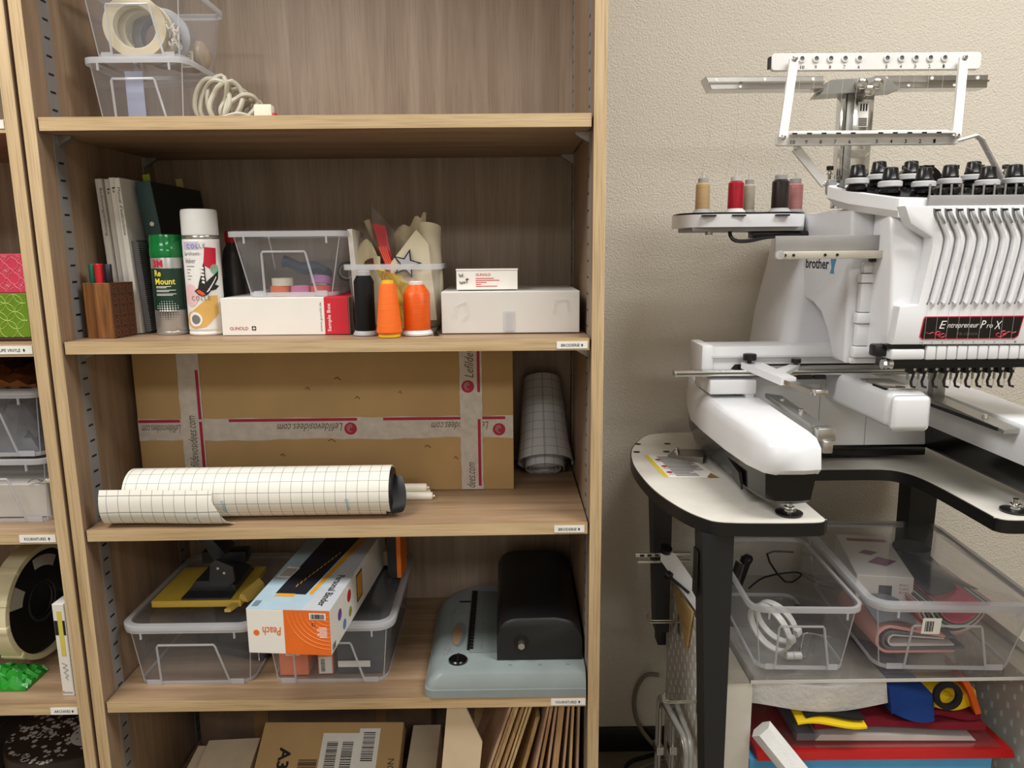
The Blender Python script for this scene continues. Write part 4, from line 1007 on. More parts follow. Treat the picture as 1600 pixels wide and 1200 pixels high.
# base body: rounded left end, gentle slope
rings = []
def base_ring(z, inl, inf):
    P = []
    for a, b in rrect(X0 + inl, X1, -.002 + inf, .385 - inf * .3, .05, 6): P.append((a, b, z))
    # square off the right corners
    out = []
    for a, b, c in P:
        out.append((a, b, c))
    return out
def base_poly(inl, inf, z):
    r = .055; P = [(X1, -.002 + inf), (X1, .385 - inf * .3)]
    for cx, cy, a0, rr in ((X0 + inl + r * 1.4, .385 - inf * .3 - r * 1.4, pi / 2, r * 1.4), (X0 + inl + .018, -.002 + inf + .018, pi, .018)):
        for k in range(9): a = a0 + pi / 2 * k / 8; P.append((cx + rr * math.cos(a), cy + rr * math.sin(a)))
    return [(a, b, z) for a, b in P]
MB().loft([base_poly(0, 0, 0), base_poly(.001, 0, .016), base_poly(.003, .0015, .0165), base_poly(.008, .003, .030), base_poly(.022, .010, .044), base_poly(.036, .020, .049)]).build('base', 'machine_grey', cm, angle=30)
# carry handle opening, top panel, dial
h0 = MB().loft([[(X0 + .060 + .016 * math.cos(a) * (1 if math.cos(a) < 0 else .9), .150 + .052 * math.sin(a), z) for a in [2 * pi * k / 20 for k in range(20)]] for z in (.0488, .0494)]).build('carry_handle', 'machine_grey_b', cm)
MB().loft([[(X0 + .056 + .010 * math.cos(a), .148 + .040 * math.sin(a), z) for a in [2 * pi * k / 20 for k in range(20)]] for z in (.0494, .0498)]).build('handle_opening', 'wood_along_x', h0)
MB().box(X0 + .085, .765 * 0 - .012, .075, .345, .0490, .0515, .001).build('top_panel', 'machine_grey_b', cm)
m = MB()
for k in range(21): m.box(X0 + .080, X0 + .092, .085 + k * .0125, .0915 + k * .0125, .049, .0545)
m.build('comb_teeth', 'black', cm, smooth=False)
m = MB()
for k in range(21): m.box(X0 + .108, X0 + .1105, .085 + k * .0125, .091 + k * .0125, .0514, .0520)
m.build('ruler_marks', 'grey_ink', cm, smooth=False)
dk = MB().lathe([(.0185, .049), (.0185, .053), (.016, .055), (.002, .0555)], 28, (X0 + .064, .047, 0)).build('dial', 'black_gloss', cm)
MB().box(X0 + .0625, X0 + .0655, .033, .061, .0553, .0585, .001).build('dial_grip', 'cover_black', dk)
MB().box(X0 + .052, X0 + .078, .293, .300, .0490, .0496).build('paper_stop', 'black', cm)
m = MB()
for a, b, r_ in ((.040, .092, .006), (.046, .080, .0045), (.038, .072, .004), (.052, .245, .008), (.046, .228, .006)): m.tube([(X0 + a + r_ * math.cos(t), b + r_ * math.sin(t), .0492) for t in [2 * pi * k / 14 for k in range(15)]], .0005, 4)
m.build('comb_size_marks', 'grey_ink', cm)
for x_ in (.0, .058, .112): MB().lathe([(.004, .0492), (.003, .0500)], 12, (x_ - .004 + .012, .028, 0)).build('screw', 'machine_grey_b', cm)
# black cover: rounded profile swept back
def prof(y, dz, s=1.0):
    xa, xb, zt = -.018, .150, .140 + dz; r = .042
    P = [(xa, .0492), (xa, zt - r)]
    for k in range(1, 9): a = pi - pi / 2 * k / 8; P.append((xa + r + r * math.cos(a), zt - r + r * math.sin(a) * .9))
    P.append((xb - r - .012, zt - .003))
    for k in range(1, 9): a = pi / 2 - pi / 2 * k / 8; P.append((xb - r + r * math.cos(a), zt - r - .006 + r * math.sin(a)))
    P.append((xb, .0492))
    return [(a, y, b) for a, b in P]
cov = MB().loft([prof(.046, -.006), prof(.050, 0), prof(.20, .010), prof(.345, .016), prof(.360, -.004)]).build('handle_cover', 'cover_black', cm, angle=40)
kb = MB().lathe([(.0145, 0), (.0145, -.002), (.011, -.003)], 24, (.030, .0455, .0880), 'y').build('lever_socket', 'black_gloss', cov)
MB().lathe([(.0070, 0), (.0070, -.016)], 6, (.030, .046, .0870), 'y').build('hex_shaft', 'steel_bright', cov, smooth=False)
# ------------------------------------------------------------------ bottom compartment
mat('bubble_brown', (120, 98, 78), .3, bump=.8, bscale=45, var=.15, vscale=25)
bw_ = thing('wrapped_carton', 'film-wrapped brown carton at the back of the bottom compartment', 'carton', (0.300, 0.29, S5))
MB().box(-.262, .286, 0, .115, 0.0005, .305, .004).build('carton_body', 'bubble_brown', bw_)
MB().box(-.264, .288, -.0018, .117, 0.0003, .307, .005).build('film_wrap', 'clear_film', bw_)
MB().box(-.132, -.098, -.0026, -.0019, .002, .305).build('brown_tape', 'cardboard_dark', bw_)
MB().box(.155, .180, -.0026, -.0019, .002, .305).build('brown_tape', 'cardboard_dark', bw_)
a3 = thing('paper_carton', 'brown flat carton marked A3 with barcode labels, tilted in the bottom compartment', 'carton', (0.372, 0.055, S5 + .001), rot=(0.56, 0, -0.02))
cbd = MB().box(-.155, .158, 0, .215, 0, .045, .0015, 1).build('carton_body', 'cardboard', a3)
def top3(m, mt, nm): m.build(nm, mt, cbd, smooth=False)
place_text(text_box('A3', .046, .026, bold=.03), (-.108, .160, .045), (0, -1, 0), (1, 0, 0)).build('lettering', 'ink', cbd, smooth=False)
s1 = MB().box(-.018, .078, .02, .190, .045, .0455).build('shipping_label', 'paper_white', cbd, smooth=False)
s2 = MB().box(.062, .108, .105, .200, .0456, .0461).build('barcode_label', 'paper_white', cbd, smooth=False)
m = MB()
for (xa, xb, ya, yb, z) in ((-.062, -.022, .05, .135, .0452), (-.006, .018, .03, .17, .0457), (.028, .052, .03, .17, .0457), (.072, .098, .13, .19, .0463)):
    y_ = ya
    while y_ < yb:
        w_ = random.choice((.0010, .0016, .0024)); m.box(xa, xb, y_, y_ + w_, z - .0002, z + .0001); y_ += w_ + random.choice((.0012, .002))
m.build('barcodes', 'ink', cbd, smooth=False)
place_text(text_box('NORA', .050, .014), (.132, .135, .045), (0, -1, 0), (1, 0, 0)).build('handwriting', 'ink', cbd, smooth=False)
mat('envelope', (222, 204, 176), .8)
def slab(nm, label, cat, x0, x1, y0, y1, z0, th, tilt, rz=0.0, mt='envelope'):
    o = MB().box(0, x1 - x0, 0, y1 - y0, 0, th, .0005, 1).build(nm, mt, None, loc=(x0, y0, z0), rot=(tilt, 0, rz))
    return tag(o, label, cat)
slab('flat_envelope', 'pale card envelope lying behind the A3 carton, far corner raised', 'envelope', .058, .20, .075, .24, S5 + .001, .065, .12)
slab('folded_card', 'pale folded card lying on the envelope beside the A3 carton', 'card', .098, .212, .085, .22, S5 + .0715, .024, .10, .06)
slab('flat_envelope', 'pale card envelope on the far side of the A3 carton, beside the leaning cardboard', 'envelope', .5485, .612, .09, .26, S5 + .001, .10, .10)
# leaning cardboard
lc = tag(MB().prism([(.618, S5 + .001), (.632, .25), (.648, .405), (.684, .405), (.716, .325), (.708, .25), (.664, S5 + .001)], .024, .030, 'xz').build('leaning_cardboard', 'beige_card', smooth=False), 'pale folded cardboard leaning beside the wooden boards', 'cardboard')
tag(MB().hexa([(.68, .33, S5 + .001), (.80, .30, S5 + .001), (.80, .31, S5 + .001), (.68, .34, S5 + .001), (.70, .36, .40), (.80, .34, .40), (.80, .35, .40), (.70, .37, .40)]).build('back_cardboard', 'cardboard'), 'brown cardboard sheet standing behind the wooden boards', 'cardboard')
# boards
wood('board_pale', (222, 192, 142), (184, 148, 98), 'z', .6, 1.4); wood('board_tan', (196, 158, 112), (150, 112, 72), 'z', .6, 1.4); wood('board_pink', (206, 172, 144), (166, 130, 104), 'z', .6, 1.4)
boards = [(.7720, -.045, .0055, 'board_pink'), (.7800, -.045, .0050, 'board_tan'), (.7880, -.044, .0070, 'board_pale'), (.7980, -.043, .0062, 'board_tan'), (.8060, -.042, .0045, 'board_pale'), (.8145, -.042, .0055, 'board_pale'),
          (.8480, -.026, .0050, 'board_pink'), (.8565, -.023, .0060, 'board_tan'), (.8660, -.017, .0050, 'board_pink'), (.8790, -.013, .0110, 'board_tan'), (.8905, -.010, .0045, 'board_pink'), (.9000, -.005, .0050, 'board_pale'), (.9105, -.002, .0042, 'board_pink')]
ords = 'first second third fourth fifth sixth seventh eighth ninth tenth eleventh twelfth thirteenth'.split()
for i, (xt, sl_, th_, mt_) in enumerate(boards):
    d = sl_ / .138
    def X(z): return xt + d * (.385 - z)
    z0, z1 = S5 + .0008, .412
    tag(MB().hexa([(X(z0) - th_, .035 + .004 * (i % 3), z0), (X(z0), .035 + .004 * (i % 3), z0), (X(z0), .30, z0), (X(z0) - th_, .30, z0), (X(z1) - th_, .035 + .004 * (i % 3), z1), (X(z1), .035 + .004 * (i % 3), z1), (X(z1), .30, z1), (X(z1) - th_, .30, z1)]).build('wooden_board', mt_, smooth=False),
        f'thin wooden board on edge in the bottom compartment, {ords[i]} counting towards the bookcase side', 'board', 'boards leaning in the bottom compartment')
d = -.036 / .138
tag(MB().hexa([(.7560, .06, S5 + .001), (.7640, .06, S5 + .001), (.7640, .28, S5 + .001), (.7560, .28, S5 + .001), (.8240, .06, .355), (.8320, .06, .355), (.8320, .28, .355), (.8240, .28, .355)]).build('wooden_board', 'board_pale', smooth=False), 'shorter pale wooden board in the gap between two batches of boards', 'board', 'boards leaning in the bottom compartment')
# ------------------------------------------------------------------ bookcase at the left edge: contents
L1, L2, L3, L4 = 1.508, 1.132, 0.784, 0.437
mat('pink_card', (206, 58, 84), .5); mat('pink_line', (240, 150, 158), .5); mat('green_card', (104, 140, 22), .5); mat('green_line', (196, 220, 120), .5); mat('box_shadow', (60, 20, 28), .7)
tag(MB().box(-.19, -.1215, .08, .30, L1 + .0005, L1 + .30, .001, 1).build('ring_binder', 'booklet_white'), 'white binder standing on the left bookcase, above the patterned boxes', 'binder')
def pattern_box(nm, label, x0, x1, z0, z1, mt, ml, pitch, style):
    r = thing(nm, label, 'box', ((x0 + x1) / 2, .05, z0))
    b = MB().box(x0, x1, .05, .26, z0, z1, .001, 1).build('carton_body', mt, r, world=True)
    m = MB()
    zc = z0 + pitch * .5; j = 0
    while zc < z1 + pitch * .4:
        xc = x1 - pitch * .25 - (pitch * .5 if (j % 2 and style == 'circle') else 0)
        while xc > x1 - .14:
            n = 20
            pts = []
            for k in range(n + 1):
                a = 2 * pi * k / n
                rr = pitch * (.5 if style == 'circle' else .40 + .10 * math.cos(4 * a))
                px, pz = xc + rr * math.cos(a), zc + rr * math.sin(a)
                pts.append((px, pz))
            run = []
            for p in pts + [None]:
                ok = p is not None and x0 < p[0] < x1 - .0006 and z0 + .0006 < p[1] < z1 - .0006
                if ok: run.append((p[0], .0498, p[1]))
                else:
                    if len(run) > 1: m.tube(run, .00045, 4)
                    run = []
            if style != 'circle':
                for k in range(4):
                    a = pi / 2 * k
                    e = [(xc + pitch * t * math.cos(a + s), .0498, zc + pitch * t * math.sin(a + s)) for t, s in ((.02, 0), (.14, .5), (.30, 0), (.14, -.5), (.02, 0))]
                    if all(x0 < q_[0] < x1 - .0006 and z0 < q_[2] < z1 for q_ in e): m.tube(e, .0004, 4)
            xc -= pitch
        zc += pitch * (.5 if style == 'circle' else 1); j += 1
    m.build('printed_pattern', ml, b, world=True)
pattern_box('patterned_box', 'pink box with pale flower pattern lying on the green box', -.30, -.088, L2 + .0870, L2 + .156, 'pink_card', 'pink_line', .026, 'quatre')
pattern_box('patterned_box', 'green box with pale interlocking circles under the pink box', -.30, -.090, L2 + .0065, L2 + .0865, 'green_card', 'green_line', .031, 'circle')
tag(MB().box(-.30, -.086, .045, .27, L2 + .0003, L2 + .0062, .001, 1).build('box_shade_strip', 'box_shadow'), 'painted shade, a thin dark strip under the green patterned box', 'board')  # dark slab stands in for the shade under the green box
# clear bins with packets
make_bin('storage_bin', 'clear bin of white paper at the bottom of the stack in the left bookcase', (-.212, .058, L3), .215, .28, .240, .30, .127, r=.020)
make_bin('storage_bin', 'clear lidded bin of silver packets stacked in the left bookcase', (-.212, .060, L3 + .129), .215, .28, .240, .30, .124, r=.020, lid=True)
mat('silver_foil', (150, 154, 162), .25, .6, bump=.9, bscale=60, var=.3); mat('copper_foil', (150, 92, 50), .2, .7, bump=.9, bscale=35, var=.35)
random.seed(11)
def crumple(nm, label, cat, x0, x1, y0, y1, z0, z1, mt, n=14, amp=.012):
    rng = random.Random(hash(label) % 999 if False else len(label))
    g = [[rng.uniform(-1, 1) for _ in range(n + 1)] for _ in range(n + 1)]
    top = [[(x0 + (x1 - x0) * i / n, y0 + (y1 - y0) * j / n, z0 + max(.002, (z1 - z0) * min(1, 4 * min(i, n - i) / n + .15) * min(1, 4 * min(j, n - j) / n + .35) + amp * g[i][j])) for j in range(n + 1)] for i in range(n + 1)]
    m = MB().sheet(top); m.sheet([[(p[0], p[1], z0) for p in r] for r in top])
    for e in (0, n):
        m.sheet([[top[e][j] for j in range(n + 1)], [(top[e][j][0], top[e][j][1], z0) for j in range(n + 1)]])
        m.sheet([[top[i][e] for i in range(n + 1)], [(top[i][e][0], top[i][e][1], z0) for i in range(n + 1)]])
    return tag(m.build(nm, mt, angle=20), label, cat)
crumple('foil_packets', 'crumpled silver packets filling the upper clear bin of the left bookcase', 'packets', -.312, -.116, .075, .30, L3 + .132, L3 + .222, 'silver_foil', amp=.016)
crumple('copper_bag', 'shiny copper-brown crumpled bag lying on the lidded bin in the left bookcase', 'bag', -.33, -.105, .07, .30, L3 + .2605, L3 + .295, 'copper_foil', amp=.008)
tag(MB().box(-.31, -.112, .075, .29, L3 + .003, L3 + .070, .002, 1).build('paper_stack', 'paper_fold'), 'stack of white paper inside the lower clear bin of the left bookcase', 'paper')
kc = thing('key_chain', 'small silver chain and tag lying in the lower clear bin of the left bookcase', 'chain', (-.125, .072, L3 + .072))
MB().tube(smooth_path([(-.02, 0, .002), (-.008, .002, .008), (.004, .001, .003), (.014, .003, .007), (.006, .004, .004), (-.012, .006, .006)], 4), .0016, 6).build('chain', 'steel_bright', kc); MB().box(.010, .024, .0, .012, 0, .006, .001).build('tag', 'cream', kc)
# reel
mat('reel_black', (22, 21, 20), .35); mat('reel_cream', (228, 218, 180), .5)
rn = Vector((.985, -.06, 0)).normalized()
re_ = thing('plastic_reel', 'round black reel with a cream rim and paper labels', 'reel', (-.222, .172, L4 + .132), rot=(0, pi / 2, math.atan2(rn.y, rn.x)))
MB().lathe([(.108, -.022), (.119, -.022), (.119, .018), (.108, .018), (.108, -.022)], 56, cap0=False, cap1=False).build('rim', 'reel_cream', re_)
MB().lathe([(.0355, -.004), (.0355, .004)], 40).build('hub', 'reel_black', re_)
f = MB().lathe([(.036, -.009), (.1085, -.009), (.1085, .009), (.036, .009), (.036, -.009)], 56, cap0=False, cap1=False).build('disc', 'reel_black', re_)
MB().lathe([(.034, .004), (.040, .011), (.044, .0095)], 40, cap0=False, cap1=False).build('hub_ring', 'bottle_dark', re_)
for k, (a0, a1, r0, r1) in enumerate(((2.5, 3.3, .072, .095), (4.0, 4.5, .06, .10))):
    n = 8
    MB().sheet([[(r * math.cos(a0 + (a1 - a0) * i / n), r * math.sin(a0 + (a1 - a0) * i / n), .0094) for i in range(n + 1)] for r in (r0, r1)]).build('paper_label', 'booklet_grey', re_, smooth=False)
for a in (2.2, 2.75, 3.2, 3.9):
    MB().box(-.006, .006, .110, .1215, -.024, .020, .001).xf(Matrix.Rotation(a, 4, 'Z')).build('rim_clip', 'reel_cream', re_)
crumple('green_bag', 'bright green plastic bag crumpled under the reel', 'bag', -.33, -.185, .045, .12, L4 + .001, L4 + .024, 'marker_green_bag' if 'marker_green_bag' in MATS else mat('marker_green_bag', (40, 150, 44), .3, bump=.6, bscale=60) and 'marker_green_bag', amp=.010)
make_bin('small_bin', 'small clear bin at the bottom of the stack behind the reel', (-.148, .262, L4), .105, .12, .125, .14, .125, r=.014, front_frame=False)
make_bin('small_bin', 'small clear bin on top of the stack behind the reel', (-.145, .262, L4 + .127), .100, .12, .125, .14, .125, r=.014, front_frame=False)
def narrow(x, w_, label, tape_):
    n = thing('narrow_carton', label, 'carton', (x, .028, L4 + .0005), rotz=-.03, group='narrow cartons beside the reel')
    b = MB().box(0, w_, 0, .17, 0, .192, .0008, 1).build('carton_body', 'box_white', n)
    if tape_:
        MB().box(.008, .017, -.0006, 0, .085, .178).build('yellow_tape', 'marker_straw_b', n, smooth=False)
        MB().box(.001, w_ - .001, -.0004, 0, .128, .158).build('dark_print', 'ink', b, smooth=False)
        hand([[(.006, .070), (.016, .066), (.007, .060), (.017, .056), (.008, .050), (.016, .044), (.010, .040), (.015, .034)]], (0, 0), .0005, 'grey_ink', b)
        place_text(text_box('Eonica', .018, .005), (.002, -.0002, .005), (1, 0, 0), (0, 0, 1)).build('lettering', 'ink', b, smooth=False)
mat('marker_straw_b', (222, 206, 90), .5)
narrow(-.1015, .0225, 'narrow white carton with yellow tape and handwriting beside the reel', True)
narrow(-.0770, .0080, 'very thin white carton squeezed against the side of the left bookcase', False)
# lowest compartment
mat('terrazzo_dark', (52, 40, 34), .5)
tz = thing('round_box', 'round box with dark and white terrazzo pattern at the bottom of the left bookcase', 'box', (-.185, .165, S5))
body_ = MB().lathe([(.118, .0005), (.122, .002), (.122, .180), (.118, .1815)], 48).build('drum', 'terrazzo_dark', tz)
mat('chip_white', (196, 188, 180), .6)
m = MB(); rng = random.Random(4)
for _ in range(220):
    a = rng.uniform(0, 2 * pi); r_ = .115 * math.sqrt(rng.random()); s = rng.uniform(.003, .008); n = rng.randint(4, 6); b0 = rng.uniform(0, 6)
    c = (r_ * math.cos(a), r_ * math.sin(a))
    if (c[0] - .06) ** 2 + (c[1] + .02) ** 2 < .045 ** 2: continue
    m.add([(c[0] + s * rng.uniform(.6, 1) * math.cos(b0 + 2 * pi * k / n), c[1] + s * rng.uniform(.6, 1) * math.sin(b0 + 2 * pi * k / n), .1819) for k in range(n)], [tuple(range(n))])
m.build('terrazzo_chips', 'chip_white', body_, smooth=False)['kind'] = 'stuff'
MB().lathe([(.042, .1818), (.042, .1824)], 24, (.06, -.02, 0)).build('dotted_patch', 'chip_white', body_, smooth=False)
m = MB()
for i in range(-3, 4):
    for j in range(-3, 4):
        if i * i + j * j < 10: m.lathe([(.0022, .1824), (.0022, .1827)], 8, (.06 + i * .011 + (j % 2) * .005, -.02 + j * .010, 0))
m.build('dots', 'ink', body_, smooth=False)['kind'] = 'stuff'
mat('smoke_glass', (70, 64, 58), .2)
ab = thing('dark_tray', 'dark translucent tray leaning at the bottom of the left bookcase', 'tray', (-.36, .12, S5 + .001), rot=(0, -.35, 0))
MB().box(0, .006, 0, .22, .005, .27, .001, 1).build('panel', 'smoke_glass', ab)
for zz in (.06, .13, .20): MB().box(.006, .012, 0, .22, zz, zz + .006, .001, 1).build('ridge', 'smoke_glass', ab)
# ------------------------------------------------------------------ machine stand
TZ = 0.859
def mirror_outline(left, cx):
    return left + [(2 * cx - x, y) for x, y in reversed(left)]
TCX = 1.4155
mat('table_white', (222, 218, 208), .35); mat('stand_black', (17, 17, 18), .4); mat('stand_black_b', (30, 31, 32), .45)
outl = [(1.256, -.190), (1.20, -.190), (1.115, -.184), (1.085, -.163), (1.058, -.110), (1.034, -.018), (1.024, .10), (1.028, .19), (1.044, .27), (1.075, .345), (1.105, .385), (1.150, .402)]
outs = smooth_path([(x, y, 0) for x, y in outl], 4)
outs = [(p[0], p[1]) for p in outs]
inner = [(1.267, -.1885), (1.275, -.184), (1.280, -.176), (1.281, -.165), (1.281, -.05), (1.285, .03), (1.300, .072), (1.330, .090), (TCX, .0925)]
inn = [(p[0], p[1]) for p in smooth_path([(x, y, 0) for x, y in inner], 3)]
half = list(reversed(outs)) + inn           # back-left .. front .. inner middle
full = half + [(2 * TCX - x, y) for x, y in reversed(half[:-1])]
stand = thing('machine_stand', 'black-edged white U-shaped machine table on black legs', 'machine stand', (TCX, .1, .0))
MB().prism(full, TZ - .0225, TZ - .001, 'xy').build('table_edge', 'stand_black', stand, world=True)
def inset(poly, d):
    n = len(poly); out = []
    for i in range(n):
        a, b, c = Vector(poly[i - 1]), Vector(poly[i]), Vector(poly[(i + 1) % n])
        t = (c - a); t.normalize(); nrm = Vector((-t.y, t.x)); out.append((b.x + nrm.x * d, b.y + nrm.y * d))
    return out
_area = sum(full[i - 1][0] * full[i][1] - full[i][0] * full[i - 1][1] for i in range(len(full)))
MB().prism(inset(full, .0022 * (1 if _area > 0 else -1)), TZ - .0012, TZ, 'xy').build('table_top', 'table_white', stand, world=True)
def leg(xa, xb, y0, y1, z0, xa2, xb2):
    o = MB().hexa([(xa2, y0, z0), (xb2, y0, z0), (xb2, y1, z0), (xa2, y1, z0), (xa, y0, TZ - .0226), (xb, y0, TZ - .0226), (xb, y1, TZ - .0226), (xa, y1, TZ - .0226)]).build('leg', 'stand_black_b', stand, world=True, smooth=False)
    MB().box(xa2 + .006, xb2 - .004, y0 + .006, y1 - .006, z0 - .035, z0 + .001, .002).build('leg_foot', 'stand_black', o, world=True)
    return o
leg(1.082, 1.133, -.178, -.128, .36, 1.104, 1.134); leg(1.086, 1.134, .262, .312, .425, 1.106, 1.136)
leg(2 * TCX - 1.133, 2 * TCX - 1.082, -.178, -.128, .36, 2 * TCX - 1.134, 2 * TCX - 1.104); leg(1.660, 1.722, .262, .312, .425, 1.664, 1.716)
MB().box(1.0795, 1.0825, -.160, -.135, .72, .80, .001).build('leg_bracket', 'stand_black', stand, world=True)
for x, y in ((1.062, .30), (1.048, .235), (1.128, .30), (1.112, .235)): MB().lathe([(.0075, TZ), (.0075, TZ + .0003)], 16, (x, y, 0)).build('bolt_hole', 'black', stand, world=True, smooth=False)
# warning sheet on the table
mat('warning_yellow', (232, 206, 40), .5); mat('sheet_print', (170, 168, 160), .7); mat('old_tape', (150, 112, 66), .5)
ws = thing('warning_sheet', 'yellow-striped warning leaflet stuck on the machine table', 'leaflet', (1.110, .075, TZ + .0002))
def sheet_quad(nm, mt, pts, z, parent): return MB().add([(a, b, z) for a, b in pts] + [(a, b, z - .0001) for a, b in pts], [(0, 1, 2, 3), (7, 6, 5, 4), (0, 4, 5, 1), (1, 5, 6, 2), (2, 6, 7, 3), (3, 7, 4, 0)]).build(nm, mt, parent, world=True, smooth=False)
sq = sheet_quad('paper', 'paper_white', [(1.058, .205), (1.068, .052), (1.172, .046), (1.150, .204)], TZ + .0006, ws)
sheet_quad('yellow_band', 'warning_yellow', [(1.059, .204), (1.069, .054), (1.078, .053), (1.067, .204)], TZ + .0009, sq)
m = MB()
for k in range(26):
    t = k / 26; y0 = .060 + t * .138; xa = 1.094 - .012 * t; xb = 1.160 - .018 * t - (.01 if k % 5 == 4 else 0) - (.022 if k < 7 else 0)
    m.add([(xa, y0, TZ + .0009), (xb, y0 - .001, TZ + .0009), (xb, y0 + .0018, TZ + .0009), (xa, y0 + .0028, TZ + .0009)], [(0, 1, 2, 3)])
m.build('fine_print', 'grey_ink', sq, world=True, smooth=False)['kind'] = 'stuff'
sheet_quad('old_tape', 'old_tape', [(1.150, .052), (1.152, .046), (1.172, .046), (1.164, .078)], TZ + .0010, sq)
m = MB()
for (x, y) in ((1.081, .172), (1.084, .125), (1.086, .085)): m.lathe([(.006, TZ + .0008), (.006, TZ + .001)], 10, (x, y, 0)).box(x - .004, x + .006, y - .014, y - .012, TZ + .0008, TZ + .001)
m.build('pictograms', 'wine', sq, world=True, smooth=False)['kind'] = 'stuff'
# ------------------------------------------------------------------ embroidery machine
EM = thing('embroidery_machine', 'white ten-needle embroidery machine standing on the black-edged table', 'embroidery machine', (1.42, .1, TZ))
mat('machine_white', (230, 231, 234), .30, coat=.1, var=.02); mat('machine_white_b', (216, 217, 221), .34, var=.02); mat('machine_shadow', (120, 120, 124), .4)
mat('mech_dark', (40, 40, 42), .35, .4); mat('guide_white', (232, 230, 226), .35)
def B_(nm, mt, m, parent=None, **k): return m.build(nm, mt, parent or EM, world=True, **k)
# U-shaped base: left leg, right leg, cross body
def leg_poly(side, g=0.0):
    P = [(1.262 - g, -.186 + g), (1.262 - g, .14), (1.262 - g, .33), (1.175 + g, .33), (1.150 + g, .20), (1.149 + g, .10), (1.154 + g, -.03), (1.163 + g, -.13), (1.176 + g, -.176 + g), (1.192 + g, -.190 + g), (1.235, -.191 + g)]
    if side < 0: P = [(2.867 - x, y) for x, y in P]
    return P
for s in (1, -1):
    # white shell, top edges rounded
    b0 = leg_poly(s); rings = []
    for z, g in ((.936, .004), (.945, .0), (.978, .002), (.992, .010), (.998, .022)):
        P = []
        for (x, y) in leg_poly(s, 0):
            cx = 1.215 if s > 0 else 2.867 - 1.215
            zz = z + .030 * max(0, (y + .1)) * (z - .93) / .06
            P.append((x + (cx - x) * g * 9, y + (g * 1.6 if y < -.1 else 0), zz))
        rings.append(P)
    B_('base_leg', 'machine_white', MB().loft(rings), angle=40)
    rings = [[(x + ((1.215 if s > 0 else 1.652) - x) * g, y + (g * .05 if y < 0 else 0), z) for x, y in leg_poly(s)] for z, g in ((.886, .30), (.892, .20), (.937, .10))]
    B_('lower_skirt', 'black_gloss', MB().loft(rings), angle=30)
    fx = 1.2295 if s > 0 else 1.600
    ft = B_('levelling_foot', 'stand_black', MB().lathe([(.021, TZ + .0005), (.022, TZ + .004), (.014, TZ + .006)], 24, (fx, -.150, 0)))
    B_('levelling_bolt', 'chrome', MB().lathe([(.011, TZ + .005), (.011, TZ + .008), (.007, TZ + .009), (.0085, TZ + .011), (.0085, TZ + .014), (.005, TZ + .0145), (.005, TZ + .022)], 18, (fx, -.150, 0)), ft)
B_('skirt_vent', 'black', MB().hexa([(1.166, -.10, .885), (1.170, -.10, .885), (1.178, .02, .885), (1.174, .02, .885), (1.160, -.10, .915), (1.166, -.10, .915), (1.168, .02, .925), (1.164, .02, .925)]), smooth=False)
B_('cross_skirt', 'black_gloss', MB().box(1.25, 1.62, .150, .33, TZ + .010, .8925, .003))
B_('rear_foot', 'stand_black', MB().box(1.30, 1.56, .22, .30, TZ + .0005, TZ + .012, .002))
B_('cross_body', 'machine_white', MB().box(1.22, 1.64, .145, .37, .8925, 1.035, .004))
for x in (1.395, 1.490): B_('seam', 'machine_shadow', MB().box(x, x + .0008, .1445, .1455, .895, 1.02), smooth=False)
# table clamp beside the left leg
tcp = B_('table_clamp', 'steel', MB().hexa([(1.105, .19, TZ + .0005), (1.165, .14, TZ + .0005), (1.185, .20, TZ + .0005), (1.13, .235, TZ + .0005), (1.105, .19, TZ + .006), (1.165, .14, TZ + .014), (1.185, .20, TZ + .014), (1.13, .235, TZ + .006)]), smooth=False)
B_('clamp_screw', 'chrome', MB().lathe([(.006, TZ + .006), (.006, TZ + .012), (.003, TZ + .014), (.003, TZ + .020)], 14, (1.125, .195, 0)), tcp)
# slots and metal guide plates on the legs
B_('carriage_slot', 'black', MB().hexa([(1.196, -.035, .9985), (1.201, -.037, .9985), (1.226, .17, 1.0065), (1.221, .17, 1.0065), (1.196, -.035, .9995), (1.201, -.037, .9995), (1.226, .17, 1.0075), (1.221, .17, 1.0075)]), smooth=False)
gp_ = B_('frame_guide', 'steel', MB().hexa([(1.264, -.130, .996), (1.296, -.130, .990), (1.296, .085, 1.002), (1.264, .085, 1.006), (1.264, -.130, 1.004), (1.296, -.130, .997), (1.296, .085, 1.009), (1.264, .085, 1.014)]), smooth=False)
for y in (.04, -.05): B_('guide_screw', 'chrome', MB().lathe([(.005, 1.000), (.004, 1.0125)], 14, (1.280, y, .0)), gp_)
B_('guide_end', 'steel_bright', MB().box(1.268, 1.298, -.150, -.128, .980, 1.002, .002), gp_); B_('guide_catch', 'steel_bright', MB().box(1.276, 1.292, -.156, -.130, .962, .982, .002), gp_)
gp_ = B_('frame_guide', 'steel', MB().hexa([(1.581, -.130, .985), (1.606, -.130, .985), (1.606, .13, .997), (1.581, .13, .997), (1.581, -.130, .991), (1.606, -.130, .994), (1.606, .13, 1.006), (1.581, .13, 1.004)]), smooth=False)
for y in (.09, -.06): B_('guide_screw', 'chrome', MB().lathe([(.005, .994), (.004, 1.0015)], 14, (1.594, y, 0)), gp_)
B_('guide_slot', 'mech_dark', MB().box(1.5795, 1.5815, -.115, .115, .986, .992), gp_, smooth=False)
